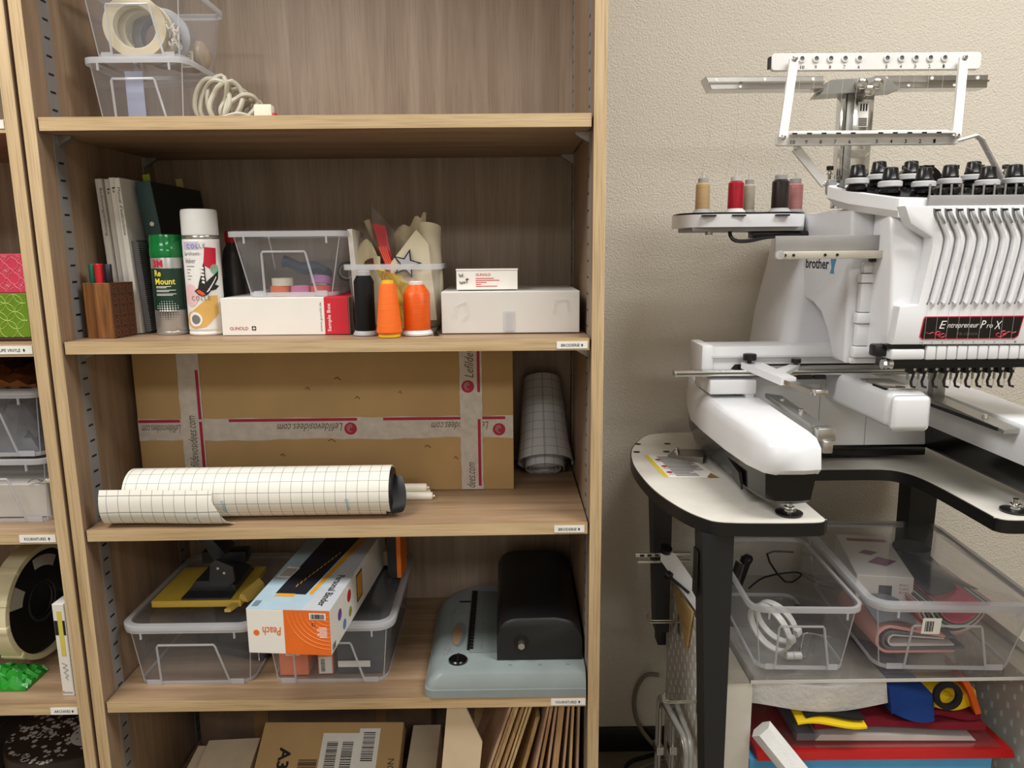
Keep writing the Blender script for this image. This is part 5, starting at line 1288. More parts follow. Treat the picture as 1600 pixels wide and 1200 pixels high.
# pillar and arm
rings = []
for z, xa, xb, yf in ((1.02, 1.300, 1.545, .140), (1.06, 1.318, 1.522, .155), (1.15, 1.328, 1.512, .160), (1.25, 1.350, 1.495, .160), (1.34, 1.364, 1.485, .150), (1.352, 1.372, 1.478, .158)):
    rings.append([(x, y, z) for x, y in rrect(xa, xb, yf, .385, .03, 6)])
B_('pillar', 'machine_white_b', MB().loft(rings), angle=45)
prof_ = [(.30, 1.352), (-.020, 1.352), (-.024, 1.30), (-.024, 1.088), (.018, 1.088), (.030, 1.110), (.050, 1.138), (.080, 1.166), (.12, 1.182), (.17, 1.190), (.30, 1.190)]
B_('head_arm', 'machine_white_b', MB().prism(prof_, 1.357, 1.478, 'yz', .008, 3), angle=45)
# stepped rail cover on the front of the arm
for z0, z1, y0, xa in ((1.088, 1.098, -.034, 1.366), (1.099, 1.118, -.040, 1.368), (1.119, 1.157, -.038, 1.372), (1.158, 1.176, -.042, 1.369), (1.177, 1.226, -.038, 1.374), (1.227, 1.242, -.043, 1.371), (1.243, 1.262, -.036, 1.377)):
    B_('rail_cover', 'machine_white', MB().box(xa, 1.47, y0, -.0245, z0, z1, .0025))
B_('head_bracket', 'steel', MB().box(1.395, 1.470, -.040, -.026, 1.290, 1.325, .001)); B_('head_bolt', 'chrome', MB().lathe([(.0045, 0), (.0045, -.003)], 14, (1.405, -.041, 1.310), 'y'))
B_('head_block', 'mech_dark', MB().box(1.388, 1.402, -.046, -.026, 1.262, 1.300, .001))
# lettering on the arm side
mat('logo_grey', (40, 42, 48), .5)
m = text_box('brother', .105, .020, bold=.02); place_text(m, (1.3568, .160, 1.2470), (0, -1, 0), (0, 0, 1)); B_('lettering', 'logo_grey', m, smooth=False)
mat('sticker_blue', (70, 140, 180), .5)
B_('blue_sticker', 'sticker_blue', MB().add([(1.3566, .050, 1.266), (1.3566, .026, 1.266), (1.3566, .034, 1.250), (1.3566, .032, 1.240), (1.3566, .050, 1.240), (1.3566, .044, 1.250)], [(0, 1, 2, 3, 4, 5)]), smooth=False)
# sheet metal tray in front of the arm
tr_ = B_('metal_bracket_plate', 'strip_grey', MB().box(1.219, 1.402, -.052, -.048, 1.281, 1.306, .001))
mat('plate_warm', (196, 190, 176), .4, .3)
B_('plate_flange', 'plate_warm', MB().box(1.219, 1.396, -.066, -.050, 1.268, 1.281, .001), tr_)
for x in (1.252, 1.266, 1.318, 1.338): B_('plate_hole', 'black', MB().lathe([(.0024, 0), (.0024, -.0008)], 10, (x - .021, -.0661, 1.2745), 'y'), tr_, smooth=False)
B_('plate_bumper', 'clear_rim', MB().lathe([(.007, 0), (.007, -.004)], 16, (1.222, -.066, 1.275), 'y'), tr_)
# carriage across the base
cr = B_('carriage_cover', 'machine_white', MB().hexa([(1.150, .112, 1.045), (1.560, .112, 1.045), (1.560, .20, 1.045), (1.152, .20, 1.045), (1.152, .118, 1.100), (1.560, .118, 1.100), (1.560, .19, 1.100), (1.156, .19, 1.100)]), smooth=False)
B_('carriage_cap', 'machine_white', MB().box(1.146, 1.170, .108, .205, 1.040, 1.104, .006), cr)
B_('carriage_ledge', 'machine_white_b', MB().box(1.165, 1.56, .108, .113, 1.080, 1.0835), cr, smooth=False)
B_('carriage_window', 'black', MB().prism([(1.200, 1.052), (1.212, 1.066), (1.56, 1.066), (1.56, 1.052)], .1105, .1125, 'xz'), cr, smooth=False)
B_('carriage_foot', 'machine_white', MB().box(1.158, 1.247, .085, .20, 1.012, 1.040, .003), cr); B_('carriage_post', 'machine_white', MB().box(1.228, 1.245, .09, .15, .998, 1.013, .002), cr)
rl_ = B_('frame_rail', 'steel_bright', MB().box(1.090, 1.600, .086, .106, 1.047, 1.058, .002)); B_('frame_rail_groove', 'mech_dark', MB().box(1.094, 1.600, .0855, .0865, 1.0515, 1.0535), rl_, smooth=False)
B_('rail_scale', 'strip_grey', MB().box(1.27, 1.60, .088, .104, 1.058, 1.064, .001), rl_)
hd = B_('frame_holder', 'machine_white', MB().hexa([(1.220, .100, 1.060), (1.258, .100, 1.060), (1.290, .005, 1.044), (1.262, .005, 1.044), (1.220, .100, 1.072), (1.258, .100, 1.072), (1.290, .005, 1.058), (1.262, .005, 1.058)]), smooth=False)
B_('holder_wing', 'machine_white', MB().hexa([(1.262, .05, 1.056), (1.31, .092, 1.060), (1.33, .092, 1.060), (1.275, .03, 1.052), (1.262, .05, 1.064), (1.31, .092, 1.068), (1.33, .092, 1.068), (1.275, .03, 1.060)]), hd, smooth=False)
B_('holder_knob', 'mech_dark', MB().lathe([(.004, 1.066), (.004, 1.076), (.0125, 1.077), (.0125, 1.088), (.011, 1.089)], 16, (1.234, .094, 0)), hd)
B_('holder_knob', 'mech_dark', MB().lathe([(.003, 1.062), (.003, 1.070), (.009, 1.071), (.009, 1.079)], 16, (1.322, .092, 0)), hd)
B_('holder_arm', 'chrome', MB().hexa([(1.268, .004, 1.046), (1.286, .004, 1.046), (1.312, -.040, 1.036), (1.298, -.040, 1.036), (1.268, .004, 1.054), (1.286, .004, 1.054), (1.312, -.040, 1.044), (1.298, -.040, 1.044)]), hd, smooth=False)
B_('holder_clip', 'chrome', MB().box(1.300, 1.322, -.056, -.038, 1.036, 1.046, .001), hd)
B_('pinch_strip', 'mech_dark', MB().box(1.325, 1.352, .084, .104, 1.040, 1.047), rl_, smooth=False); B_('pinch_strip', 'mech_dark', MB().box(1.356, 1.378, .084, .104, 1.040, 1.047), rl_, smooth=False)
# cylinder arm
ca = B_('cylinder_arm', 'machine_white', MB().box(1.4035, 1.472, -.098, .16, .988, 1.050, .012, 3))
B_('needle_plate', 'steel_bright', MB().box(1.412, 1.464, -.080, .02, 1.0495, 1.0525, .001), ca); B_('needle_plate_slot', 'black', MB().box(1.410, 1.416, -.076, -.03, 1.044, 1.0522), ca, smooth=False)
B_('arm_cap', 'machine_white', MB().box(1.406, 1.4695, -.112, -.099, .986, 1.046, .009, 3), ca)
B_('needle_hole_ring', 'mech_dark', MB().lathe([(.008, 1.0525), (.008, 1.0532)], 18, (1.440, -.066, 0)), ca)
B_('hook_bracket', 'steel', MB().box(1.588, 1.612, .09, .11, 1.00, 1.06, .002))
# ------ needle case
NC = B_('needle_case', 'machine_white', MB().prism([(-.025, 1.106), (-.098, 1.106), (-.104, 1.16), (-.098, 1.26), (-.082, 1.330), (-.070, 1.352), (-.025, 1.352)], 1.392, 1.72, 'yz', .006, 3), angle=40)
# raised front panel with S-shaped left edge
front = [(1.393, 1.349), (1.404, 1.322), (1.428, 1.307), (1.440, 1.300), (1.441, 1.286), (1.434, 1.24), (1.427, 1.196), (1.398, 1.193), (1.392, 1.132), (1.72, 1.130), (1.72, 1.349)]
B_('front_panel', 'machine_white', MB().prism(front, -.122, -.094, 'xz', .003, 2), NC, angle=40)
PX0, PITCH = 1.4375, .0175
for i in range(14):
    o = PX0 + PITCH * i
    if o > 1.70: break
    c = [(o + .001, 1.345), (o + .003, 1.334), (o + .012, 1.318), (o + .019, 1.304), (o + .0205, 1.292), (o + .017, 1.265), (o + .006, 1.205), (o + .0025, 1.197)]
    c = smooth_path([(x, 0, z) for x, _, z in [(a, 0, b) for a, b in c]], 4)
    B_('take_up_groove', 'machine_shadow', MB().tube([(p[0], -.1215, p[2]) for p in c], .0016, 6), NC)
    B_('take_up_rib', 'machine_white', MB().tube([(p[0] + .0075, -.1215, p[2]) for p in c[2:]], .0052, 8), NC)
    B_('lever_window', 'black', MB().prism([(o + .002, 1.344), (o + .011, 1.344), (o + .017, 1.328), (o + .009, 1.322)], -.1228, -.1215, 'xz'), NC, smooth=False)
    B_('take_up_lever', 'steel', MB().tube([(o + .006, -.126, 1.340), (o + .010, -.130, 1.330), (o + .016, -.128, 1.322)], .0022, 6), NC)
# badge
mat('badge_black', (20, 18, 20), .25); mat('badge_red', (196, 26, 60), .4); mat('badge_dim', (96, 84, 82), .4); mat('badge_white', (236, 232, 228), .4)
def skew(p): return [(x, z) for x, z in p]
bx0, bx1, bz0, bz1 = 1.433, 1.598, 1.1405, 1.1770
bd = B_('badge', 'badge_red', MB().prism([(bx0, bz0 + .004), (bx0 + .004, bz0), (bx1 - .012, bz0), (bx1 - .006, bz0 + .004), (bx1, bz1), (bx0 + .006, bz1), (bx0 + .004, bz1 - .004)], -.1232, -.1218, 'xz'), NC, smooth=False)
B_('badge_face', 'badge_black', MB().prism([(bx0 + .0015, bz0 + .005), (bx0 + .005, bz0 + .0015), (bx1 - .0125, bz0 + .0015), (bx1 - .0075, bz0 + .005), (bx1 - .002, bz1 - .0015), (bx0 + .007, bz1 - .0015), (bx0 + .0055, bz1 - .005)], -.1237, -.1230, 'xz'), bd, smooth=False)
def btext(txt, x, z, w, h, mt, **k): return B_('lettering', mt, place_text(text_box(txt, w, h, **k), (x, -.1237, z), (1, 0, 0), (0, 0, 1)), bd, smooth=False)
btext('E', 1.4625, 1.1575, .012, .0125, 'badge_white', shear=.3); btext('ntrepreneur', 1.476, 1.1560, .050, .0095, 'badge_white', shear=.35)
btext('P', 1.5285, 1.1575, .009, .0125, 'badge_white', shear=.3); btext('ro', 1.5385, 1.1580, .010, .0055, 'badge_white', shear=.3); btext('X', 1.551, 1.1560, .012, .0130, 'badge_white', shear=.3)
btext('PR1050X', 1.492, 1.1465, .034, .0042, 'badge_dim', sx=1.6)
for s, x0 in ((1, 1.444), (-1, 1.585)):
    m = MB()
    m.tube(smooth_path([(x0 + s * a, -.1240, 1.1435 + b) for a, b in ((-.002, .008), (.004, .006), (.010, .008), (.016, .003), (.024, .0), (.030, .003), (.026, .006), (.020, .002))], 4), .0006, 4)
    m.tube(smooth_path([(x0 + s * a, -.1240, 1.1435 + b) for a, b in ((.014, .004), (.016, .009), (.021, .008), (.019, .004), (.015, .005))], 4), .0009, 4)
    B_('flourish', 'badge_red', m, bd)
for i in range(10):
    x = 1.4365 + .01682 * i
    B_('needle_number', 'grey_ink', place_text(text_box(str(10 - i), .0050 if i == 0 else .0030, .0030), (x - (.002 if i == 0 else .001), -.1222, 1.1335), (1, 0, 0), (0, 0, 1)), NC, smooth=False)
    B_('needle_cover', 'machine_white', MB().box(x + .012, x + .0275, -.120, -.096, 1.1065, 1.1290, .0022), NC)
B_('front_bar', 'machine_white', MB().box(1.392, 1.446, -.120, -.096, 1.107, 1.124, .003), NC)
B_('front_bar_gap', 'black', MB().box(1.386, 1.452, -.114, -.095, 1.1245, 1.1305), NC, smooth=False)
B_('case_lever', 'mech_dark', MB().box(1.372, 1.397, -.104, -.082, 1.110, 1.130, .004), NC); B_('case_gear', 'steel_bright', MB().lathe([(.008, 0), (.010, .004), (.006, .010), (.008, .016)], 10, (1.385, -.105, 1.098), 'x'), NC, smooth=False)
B_('needle_bar_frame', 'mech_dark', MB().box(1.396, 1.700, -.104, -.060, 1.090, 1.1062, .002), NC)
for i in range(10):
    x = 1.4415 + .0182 * i
    nb_ = B_('needle_bar', 'steel', MB().tube([(x, -.082, 1.100), (x, -.082, 1.068)], .0020, 8), NC)
    B_('presser_foot', 'mech_dark', MB().tube([(x + .003, -.092, 1.095), (x + .004, -.092, 1.076), (x + .001, -.092, 1.066), (x + .003, -.092, 1.058), (x + .008, -.096, 1.0565)], .0021, 6), NC)
    B_('needle', 'chrome', MB().tube([(x, -.082, 1.069), (x, -.082, 1.056)], .0008, 6, r1=.0003), nb_)
    B_('clamp_block', 'mech_dark', MB().box(x - .0050, x + .0050, -.098, -.080, 1.080, 1.0945, .0015), nb_)
    B_('needle_clamp', 'chrome', MB().lathe([(.0026, -.002), (.0026, .002)], 8, (x + .001, -.099, 1.088), 'y'), nb_)
# ------ thread tension unit on top
tu = [(1.352, .045), (1.330, .020), (1.345, -.030), (1.400, -.088), (1.470, -.100), (1.72, -.100), (1.72, .08), (1.352, .08)]
TU = B_('tension_base', 'machine_white', MB().loft([[(x + (.02 if x < 1.4 else 0), y, 1.330 + .2 * max(0, y + .1)) for x, y in tu], [(x, y, 1.340 + .26 * max(0, y + .1)) for x, y in tu], [(x, y, 1.359 + .26 * max(0, y + .1)) for x, y in tu]]), angle=30)
ti = [(1.362, .040), (1.345, .018), (1.356, -.022), (1.404, -.074), (1.470, -.084), (1.71, -.084), (1.71, .075), (1.362, .075)]
B_('tension_plate', 'black_gloss', MB().loft([[(x, y, 1.3592 + .26 * max(0, y + .1)) for x, y in ti], [(x, y, 1.3605 + .26 * max(0, y + .1)) for x, y in ti]]), TU, smooth=False)
B_('front_strip', 'strip_grey', MB().box(1.440, 1.72, -.1035, -.097, 1.348, 1.366, .001), TU)
def tz_(y): return 1.3605 + .26 * max(0, y + .1)
mat('knob_black', (18, 18, 19), .25); mat('knob_ring', (200, 200, 202), .3)
def tension(x, y, s=1.0):
    z = tz_(y) - .001
    d = B_('tension_disc', 'knob_ring', MB().lathe([(.017, z + .010), (.0185, z + .011), (.0185, z + .018), (.0165, z + .0195)], 24, (x, y, 0)), TU)
    B_('tension_stem', 'black_gloss', MB().lathe([(.017, z), (.017, z + .004), (.012, z + .010)], 20, (x, y, 0)), d)
    B_('tension_knob', 'knob_black', MB().lathe([(.0138, z + .0195), (.0138, z + .023), (.0130, z + .024), (.0108, z + .040), (.0085, z + .0415)], 20, (x, y, 0)), d)
for x, y in ((1.362, -.020), (1.404, -.048), (1.457, -.052), (1.415, .015), (1.470, .015), (1.512, -.030), (1.566, -.045), (1.572, .005), (1.620, -.030), (1.650, -.050)): tension(x, y)
for i in range(9):
    x = 1.345 + .0445 * i
    p = B_('pretension_post', 'chrome', MB().lathe([(.003, 1.39), (.003, 1.412), (.0055, 1.413), (.0055, 1.415), (.003, 1.416), (.003, 1.420)], 10, (x, .050, 0)), TU)
    B_('pretension_knob', 'knob_black', MB().lathe([(.0060, 1.420), (.0060, 1.427)], 12, (x, .050, 0)), p)
for i in range(16):
    x = 1.447 + .0172 * i
    p = B_('thread_guide_pin', 'steel', MB().tube([(x, -.090, 1.360), (x, -.090, 1.384)], .0018, 6), TU)
    B_('guide_block', 'knob_black', MB().box(x + .004, x + .013, -.090, -.082, 1.370, 1.378, .001), p)
mat('knob_hump', (16, 16, 17), .3)
B_('rear_cover', 'knob_hump', MB().lathe([(.034, 0), (.034, .05), (.030, .055)], 24, (1.520, .06, 1.395), 'y'), TU)
# ------ thread tree: chrome posts and rails
TT = B_('telescopic_post', 'chrome', MB().box(1.398, 1.408, .145, .165, 1.36, 1.575, .001)); B_('telescopic_post', 'chrome', MB().box(1.424, 1.462, .150, .170, 1.36, 1.575, .001)); B_('telescopic_post', 'steel', MB().box(1.410, 1.424, .146, .166, 1.36, 1.575, .001))
TL = B_('post_label', 'paper_white', MB().box(1.432, 1.452, .1485, .1500, 1.508, 1.552), smooth=False)
m = MB()
for k in range(3): m.box(1.436 + k * .0052, 1.4385 + k * .0052, .1478, .1486, 1.536, 1.549)
for k in range(5): m.box(1.434, 1.450, .1478, .1486, 1.510 + k * .003, 1.5115 + k * .003)
B_('label_print', 'ink', m, TL, smooth=False)
def chan(x0, x1, flip):
    o = B_('chrome_rail', 'steel_bright', MB().prism([(x0, 1.596), (x1, 1.596), (x1, 1.574), (x0 + (.012 if not flip else 0), 1.574)], .138, .176, 'xz', .001, 1))
    B_('rail_lip', 'chrome', MB().box(x0 + .005, x1, .134, .1385, 1.5835, 1.5865), o)
    for k in range(5):
        x = x0 + .02 + (x1 - x0 - .04) * k / 4
        B_('rail_eyelet', 'paper_white', MB().lathe([(.003, 0), (.003, -.0008)], 10, (x, .1375, 1.591 if k % 2 == 0 else 1.579), 'y'), o, smooth=False)
chan(1.142, 1.360, False); chan(1.455, 1.664, True)
B_('rail_joint', 'steel', MB().hexa([(1.352, .130, 1.562), (1.50, .130, 1.570), (1.50, .180, 1.570), (1.352, .180, 1.562), (1.372, .130, 1.588), (1.470, .130, 1.592), (1.470, .180, 1.592), (1.372, .180, 1.588)]), smooth=False)
for x in (1.424, 1.452, 1.438): B_('thumb_screw', 'chrome', MB().lathe([(.010, 0), (.010, -.010), (.007, -.012)], 16, (x, .129, 1.578 if x != 1.438 else 1.566), 'y'))
# ------ white folding guides
def bar_rr(x0, x1, z0, z1, y0, y1, r=.004): return MB().prism([(a, b) for a, b in rrect(x0, x1, z0, z1, r, 4)], y0, y1, 'xz', .001, 1)
UG = B_('upper_guide', 'guide_white', bar_rr(1.231, 1.592, 1.5855, 1.6135, .046, .056, .006))
B_('guide_end_cap', 'black', MB().box(1.2285, 1.2315, .048, .060, 1.590, 1.609), UG)
for i in range(10):
    x = 1.2825 + .0247 * i + (.023 if i > 4 else 0)
    rg = B_('eyelet', 'guide_white', MB().lathe([(.0040, 0), (.0062, -.001), (.0062, -.0025), (.0040, -.003), (.0040, 0)], 16, (x, .0462, 1.6045), 'y', False, False), UG)
    B_('eyelet_hole', 'machine_shadow', MB().lathe([(.0038, 0), (.0038, -.0004)], 12, (x, .0459, 1.6045), 'y'), rg, smooth=False)
    B_('guide_number', 'ink', place_text(text_box(str(10 - i), .0070 if i == 0 else .0036, .0055, bold=.01), (x - .0018, .0459, 1.5882), (1, 0, 0), (0, 0, 1)), UG, smooth=False)
LG = B_('lower_guide', 'guide_white', bar_rr(1.236, 1.548, 1.458, 1.482, .016, .026, .004))
B_('guide_ledge', 'guide_white', MB().box(1.258, 1.540, .004, .018, 1.4745, 1.4780, .001), LG)
for i in range(10):
    x = 1.262 + .0247 * i + (.022 if i > 4 else 0)
    B_('guide_slot', 'mech_dark', MB().box(x - .004, x + .004, .0035, .0045, 1.4745, 1.4772), LG, smooth=False)
    B_('guide_number', 'ink', place_text(text_box(str(10 - i), .0078 if i == 0 else .0042, .0065, bold=.01), (x - .002, .0159, 1.4605), (1, 0, 0), (0, 0, 1)), LG, smooth=False)
def link(p, q, w_=.0075, nm='guide_link'):
    P, Q = Vector(p), Vector(q); d = (Q - P).normalized(); n = Vector((d.z, 0, -d.x)) * w_
    pts = [P - n, P + n, Q + n, Q - n]
    yy = p[1]
    o = B_(nm, 'guide_white', MB().hexa([(a.x, a.y - .003, a.z) for a in pts] + [(a.x, a.y + .003, a.z) for a in pts]), smooth=False)
    for c in (p, q): B_('link_screw', 'chrome', MB().lathe([(.0048, 0), (.0048, -.002), (.003, -.003)], 14, (c[0], c[1] - .003, c[2]), 'y'), o)
    return o
link((1.266, .038, 1.602), (1.243, .008, 1.470)); link((1.556, .038, 1.602), (1.538, .008, 1.470))
link((1.274, .030, 1.456), (1.338, .050, 1.396)); 
B_('guide_link', 'guide_white', MB().tube([(1.548, .024, 1.464), (1.585, .030, 1.474), (1.598, .034, 1.468), (1.650, .045, 1.400)], .0068, 8, flat=.45))
B_('link_pivot_cap', 'strip_grey', bar_rr(1.336, 1.350, 1.376, 1.404, .030, .044, .006))
# fine threads running down from the guides
mat('thread_fine', (196, 192, 182), .6)
for i in range(10):
    x0 = 1.2825 + .0247 * i + (.023 if i > 4 else 0); x1 = 1.262 + .0247 * i + (.022 if i > 4 else 0); x2 = 1.35 + .035 * i
    B_('upper_thread', 'thread_fine', MB().tube([(x0, .044, 1.603), (x1, .008, 1.476), (min(x2, 1.68), -.02, 1.410)],   .0002, 4))
for i, x in enumerate((1.155, 1.205, 1.232, 1.292, 1.318)): B_('spool_thread', 'thread_fine', MB().tube([(x, .20, 1.424), (x + .006, .16, 1.50), (1.16 + .046 * i, .140, 1.588)],   .0002, 4))
for i in range(9):
    x = 1.4375 + .0175 * i
    B_('upper_thread', 'thread_fine', MB().tube([(x + .006, -.1045, 1.352), (x + .004, -.130, 1.325), (x + .004, -.124, 1.20), (x + .002, -.1245, 1.13)],   .0002, 4))
# ------ spool tray and spools
ST_ = thing('spool_tray', 'white curved thread spool tray fixed to the side of the embroidery machine', 'spool tray', (1.22, .17, 1.345))
tr = smooth_path([(1.108, .215, 0), (1.118, .165, 0), (1.150, .140, 0), (1.200, .132, 0), (1.235, .140, 0), (1.270, .136, 0), (1.320, .142, 0), (1.352, .168, 0), (1.362, .22, 0), (1.350, .275, 0), (1.24, .285, 0), (1.13, .275, 0)], 5, True)
MB().loft([[(x, y, 1.326) for x, y, _ in tr], [(x, y, 1.350) for x, y, _ in tr]]).build('tray_body', 'machine_white', ST_, world=True, angle=40)
c = Vector((1.235, .205))
MB().loft([[(c.x + (x - c.x) * .985, c.y + (y - c.y) * .98, 1.350) for x, y, _ in tr], [(c.x + (x - c.x) * .985, c.y + (y - c.y) * .98, 1.3535) for x, y, _ in tr]]).build('tray_mat', 'knob_black', ST_, world=True, angle=40)
for x in (1.156, 1.212, 1.295): MB().box(x - .012, x + .014, .1295, .141, 1.3455, 1.3485).build('tray_slot', 'black', ST_, world=True, smooth=False)
MB().box(1.13, 1.345, .15, .27, 1.318, 1.327, .002).build('tray_underside', 'strip_grey', ST_, world=True)
MB().lathe([(.007, 1.312), (.007, 1.319)], 14, (1.165, .16, 0)).build('tray_foot', 'steel', ST_, world=True)
MB().box(1.25, 1.42, .16, .19, 1.305, 1.318, .002).build('tray_arm', 'mech_dark', ST_, world=True)
MB().tube(smooth_path([(1.205, .16, 1.322), (1.205, .15, 1.308), (1.215, .145, 1.300), (1.24, .145, 1.300), (1.28, .15, 1.307), (1.36, .16, 1.312)], 6), .0038, 8).build('tray_cable', 'stand_black', ST_, world=True)
def spool(x, y, h, r, mt, cap_, base_, label):
    s = thing('thread_spool', label, 'thread spool', (x, y, 1.3536), group='thread spools on the machine tray')
    MB().lathe([(r * 1.35, 0), (r * 1.38, .001), (r * 1.1, .006), (r * .95, .0085), (r * .5, .009)], 24).build('base', base_, s)
    MB().lathe([(r * .97, .0085), (r, .010), (r * .98, h - .012), (r * .72, h - .008), (r * .5, h - .0075)], 24).build('thread', mt, s)
    MB().lathe([(r * .72, h - .0078), (r * .72, h), (r * .66, h + .0005)], 24).build('cap', cap_, s)
    MB().tube([(0, 0, h), (0, 0, h + .013)], .0020, 8).build('spool_pin', 'white_satin', s)
thread_mat('thread_tan', (206, 174, 128)); thread_mat('thread_crimson', (190, 12, 44)); thread_mat('thread_ivory', (196, 190, 168)); thread_mat('thread_brown', (38, 26, 24)); thread_mat('thread_rose', (212, 142, 142))
spool(1.157, .185, .066, .0138, 'thread_tan', 'cone_grey', 'cone_grey', 'tan thread spool at the outer end of the machine tray')
spool(1.220, .180, .068, .0150, 'thread_crimson', 'white_satin', 'white_satin', 'crimson thread spool in the middle of the machine tray')
spool(1.260, .225, .066, .0118, 'thread_ivory', 'cone_grey', 'cone_grey', 'ivory thread spool behind the crimson spool')
spool(1.306, .178, .070, .0165, 'thread_brown', 'cone_grey', 'cone_grey', 'very dark brown thread spool on the machine tray')
spool(1.352, .225, .067, .0155, 'thread_rose', 'cone_grey', 'cone_grey', 'rose pink thread spool at the machine end of the tray')
# ------------------------------------------------------------------ perforated cart under the table
mat('cart_white', (214, 209, 197), .45); mat('slot_light', (252, 251, 248), .4); clear('acrylic', haze=.06, tint=(236, 234, 230), gloss=.07, rough=.05); mat('acrylic_edge', (206, 204, 196), .25)
KX0, KX1, KY0, KY1, KZ = 1.150, 1.752, -.095, .340, .545
ca_ = thing('perforated_cart', 'white perforated steel cart with a clear shelf under the embroidery machine', 'cart', (1.42, .12, 0))
def C_(nm, mt, m, parent=None, **k): return m.build(nm, mt, parent or ca_, world=True, **k)
for side, x in ((1, KX0), (-1, KX1)):
    p = C_('side_panel', 'cart_white', MB().box(min(x, x + side * .002), max(x, x + side * .002), KY0 + .002, KY1, .06, KZ))
    m = MB()
    for j in range(16):
        z = .09 + j * .028
        for i in range(13):
            y = -.06 + i * .030 + (.015 if j % 2 else 0)
            if y > KY1 - .02: continue
            m.box(x - .0004 if side > 0 else x - .0024, x + .0024 if side > 0 else x + .0004, y - .0034, y + .0034, z - .0060, z + .0060)
    o = C_('perforations', 'slot_light', m, p, smooth=False); o['kind'] = 'stuff'  # near-white boxes paint the light showing through the holes
    if side > 0: C_('front_flange', 'cart_white', MB().box(x if side > 0 else x - .055, x + .055 if side > 0 else x, KY0 - .002, KY0 + .002, .06, .522, .0008, 1))
    C_('top_flange', 'cart_white', MB().hexa([(min(x, x + side * .05), KY0 - .002, .5215), (max(x, x + side * .05), KY0 - .002, .5215), (max(x, x + side * .05), KY1, .5215), (min(x, x + side * .05), KY1, .5215), (min(x, x + side * .05), KY0 - .002, .5235), (max(x, x + side * .05), KY0 - .002, .5235), (max(x, x + side * .05), KY1, .5235), (min(x, x + side * .05), KY1, .5235)]), smooth=False)
    for y in (-.05, .30):
        C_('caster', 'stand_black', MB().lathe([(.026, -.010), (.030, -.008), (.030, .008), (.026, .010)], 20, (x + side * .03, y, .0305), 'x'))
sh_ = C_('clear_shelf', 'acrylic', MB().box(KX0 + .004, KX1 - .004, KY0 - .004, KY1 - .01, .5238, .5300, .001, 1))
C_('shelf_edge', 'acrylic_edge', MB().box(KX0 + .050, KX1 - .004, KY0 - .0048, KY0 - .0036, .5240, .5300), sh_, smooth=False)
C_('bottom_shelf', 'cart_white', MB().box(KX0 + .003, KX1 - .003, KY0 + .004, KY1, .235, .2375))
C_('base_shelf', 'cart_white', MB().box(KX0 + .003, KX1 - .003, KY0 + .004, KY1, .062, .066))
C_('shelf_screw', 'chrome', MB().lathe([(.004, 0), (.003, -.004)], 12, (KX1 - .003, .03, .49), 'x')); C_('shelf_screw', 'chrome', MB().lathe([(.004, 0), (.003, .004)], 12, (KX0 - .004, .30, .41), 'x'))
# hooks on the outside
mat('wire', (196, 192, 180), .2, .9)
def hook(y, z, label):
    h = thing('wire_hook', label, 'hook', (KX0, y, z), group='wire hooks on the cart')
    MB().hexa([(-.003, -.012, -.03), (-.0008, -.012, -.03), (-.0008, .012, -.03), (-.003, .012, -.03), (-.003, -.012, .03), (-.0008, -.012, .03), (-.0008, .012, .03), (-.003, .012, .03)]).build('back_plate', 'steel', h, smooth=False)
    for dy, dz in ((-.006, .006), (.006, -.006)):
        MB().tube(smooth_path([(-.003, dy, dz), (-.055, dy, dz), (-.068, dy, dz + .002), (-.071, dy, dz + .008), (-.072, dy, dz + .020)], 4), .0018, 8).build('wire_arm', 'wire', h)
hook(.22, .475, 'double wire hook high on the cart side, under the tapered back leg')
hook(.045, .395, 'double wire hook low on the cart side, partly behind the front leg')
# embroidery frame holder resting on the cart side
fh = thing('frame_holder', 'white and chrome embroidery frame holder hanging between the stand legs', 'frame holder', (1.12, .20, .60))
MB().box(1.045, 1.165, .205, .213, .633, .641, .001).build('rail', 'steel_bright', fh, world=True); MB().box(1.050, 1.165, .205, .213, .619, .624, .001).build('rail', 'steel_bright', fh, world=True)
for k in range(4): MB().box(1.055 + k * .016, 1.064 + k * .016, .2042, .2055, .6345, .6395).build('rail_slot', 'mech_dark', fh, world=True, smooth=False)
MB().hexa([(1.098, .200, .628), (1.122, .185, .628), (1.182, .12, .545), (1.160, .135, .545), (1.100, .205, .648), (1.126, .190, .648), (1.186, .125, .565), (1.163, .14, .565)]).build('arm', 'machine_white', fh, world=True, smooth=False)
MB().lathe([(.013, 0), (.013, .010), (.009, .011)], 16, (0, 0, 0)).build('knob', 'mech_dark', fh, loc=(1.107 - 1.12, -.002, .050), rot=(.4, .2, 0))
MB().lathe([(.010, 0), (.010, .010), (.006, .012), (.003, .013), (.003, .06)], 14).build('knob', 'stand_black', fh, loc=(1.108 - 1.12, -.02, .005), rot=(2.0, 0, .8))
# wooden set square
wood('birch', (214, 182, 122), (186, 150, 92), 'y', .6)
tag(MB().add([(1.143, .275, .535), (1.143, .10, .560), (1.143, .135, .455), (1.1475, .275, .535), (1.1475, .10, .560), (1.1475, .135, .455)], [(0, 1, 2), (5, 4, 3), (0, 3, 4, 1), (1, 4, 5, 2), (2, 5, 3, 0)]).build('wooden_triangle', 'birch', smooth=False), 'pale wooden triangle hanging on the cart side', 'wooden triangle')
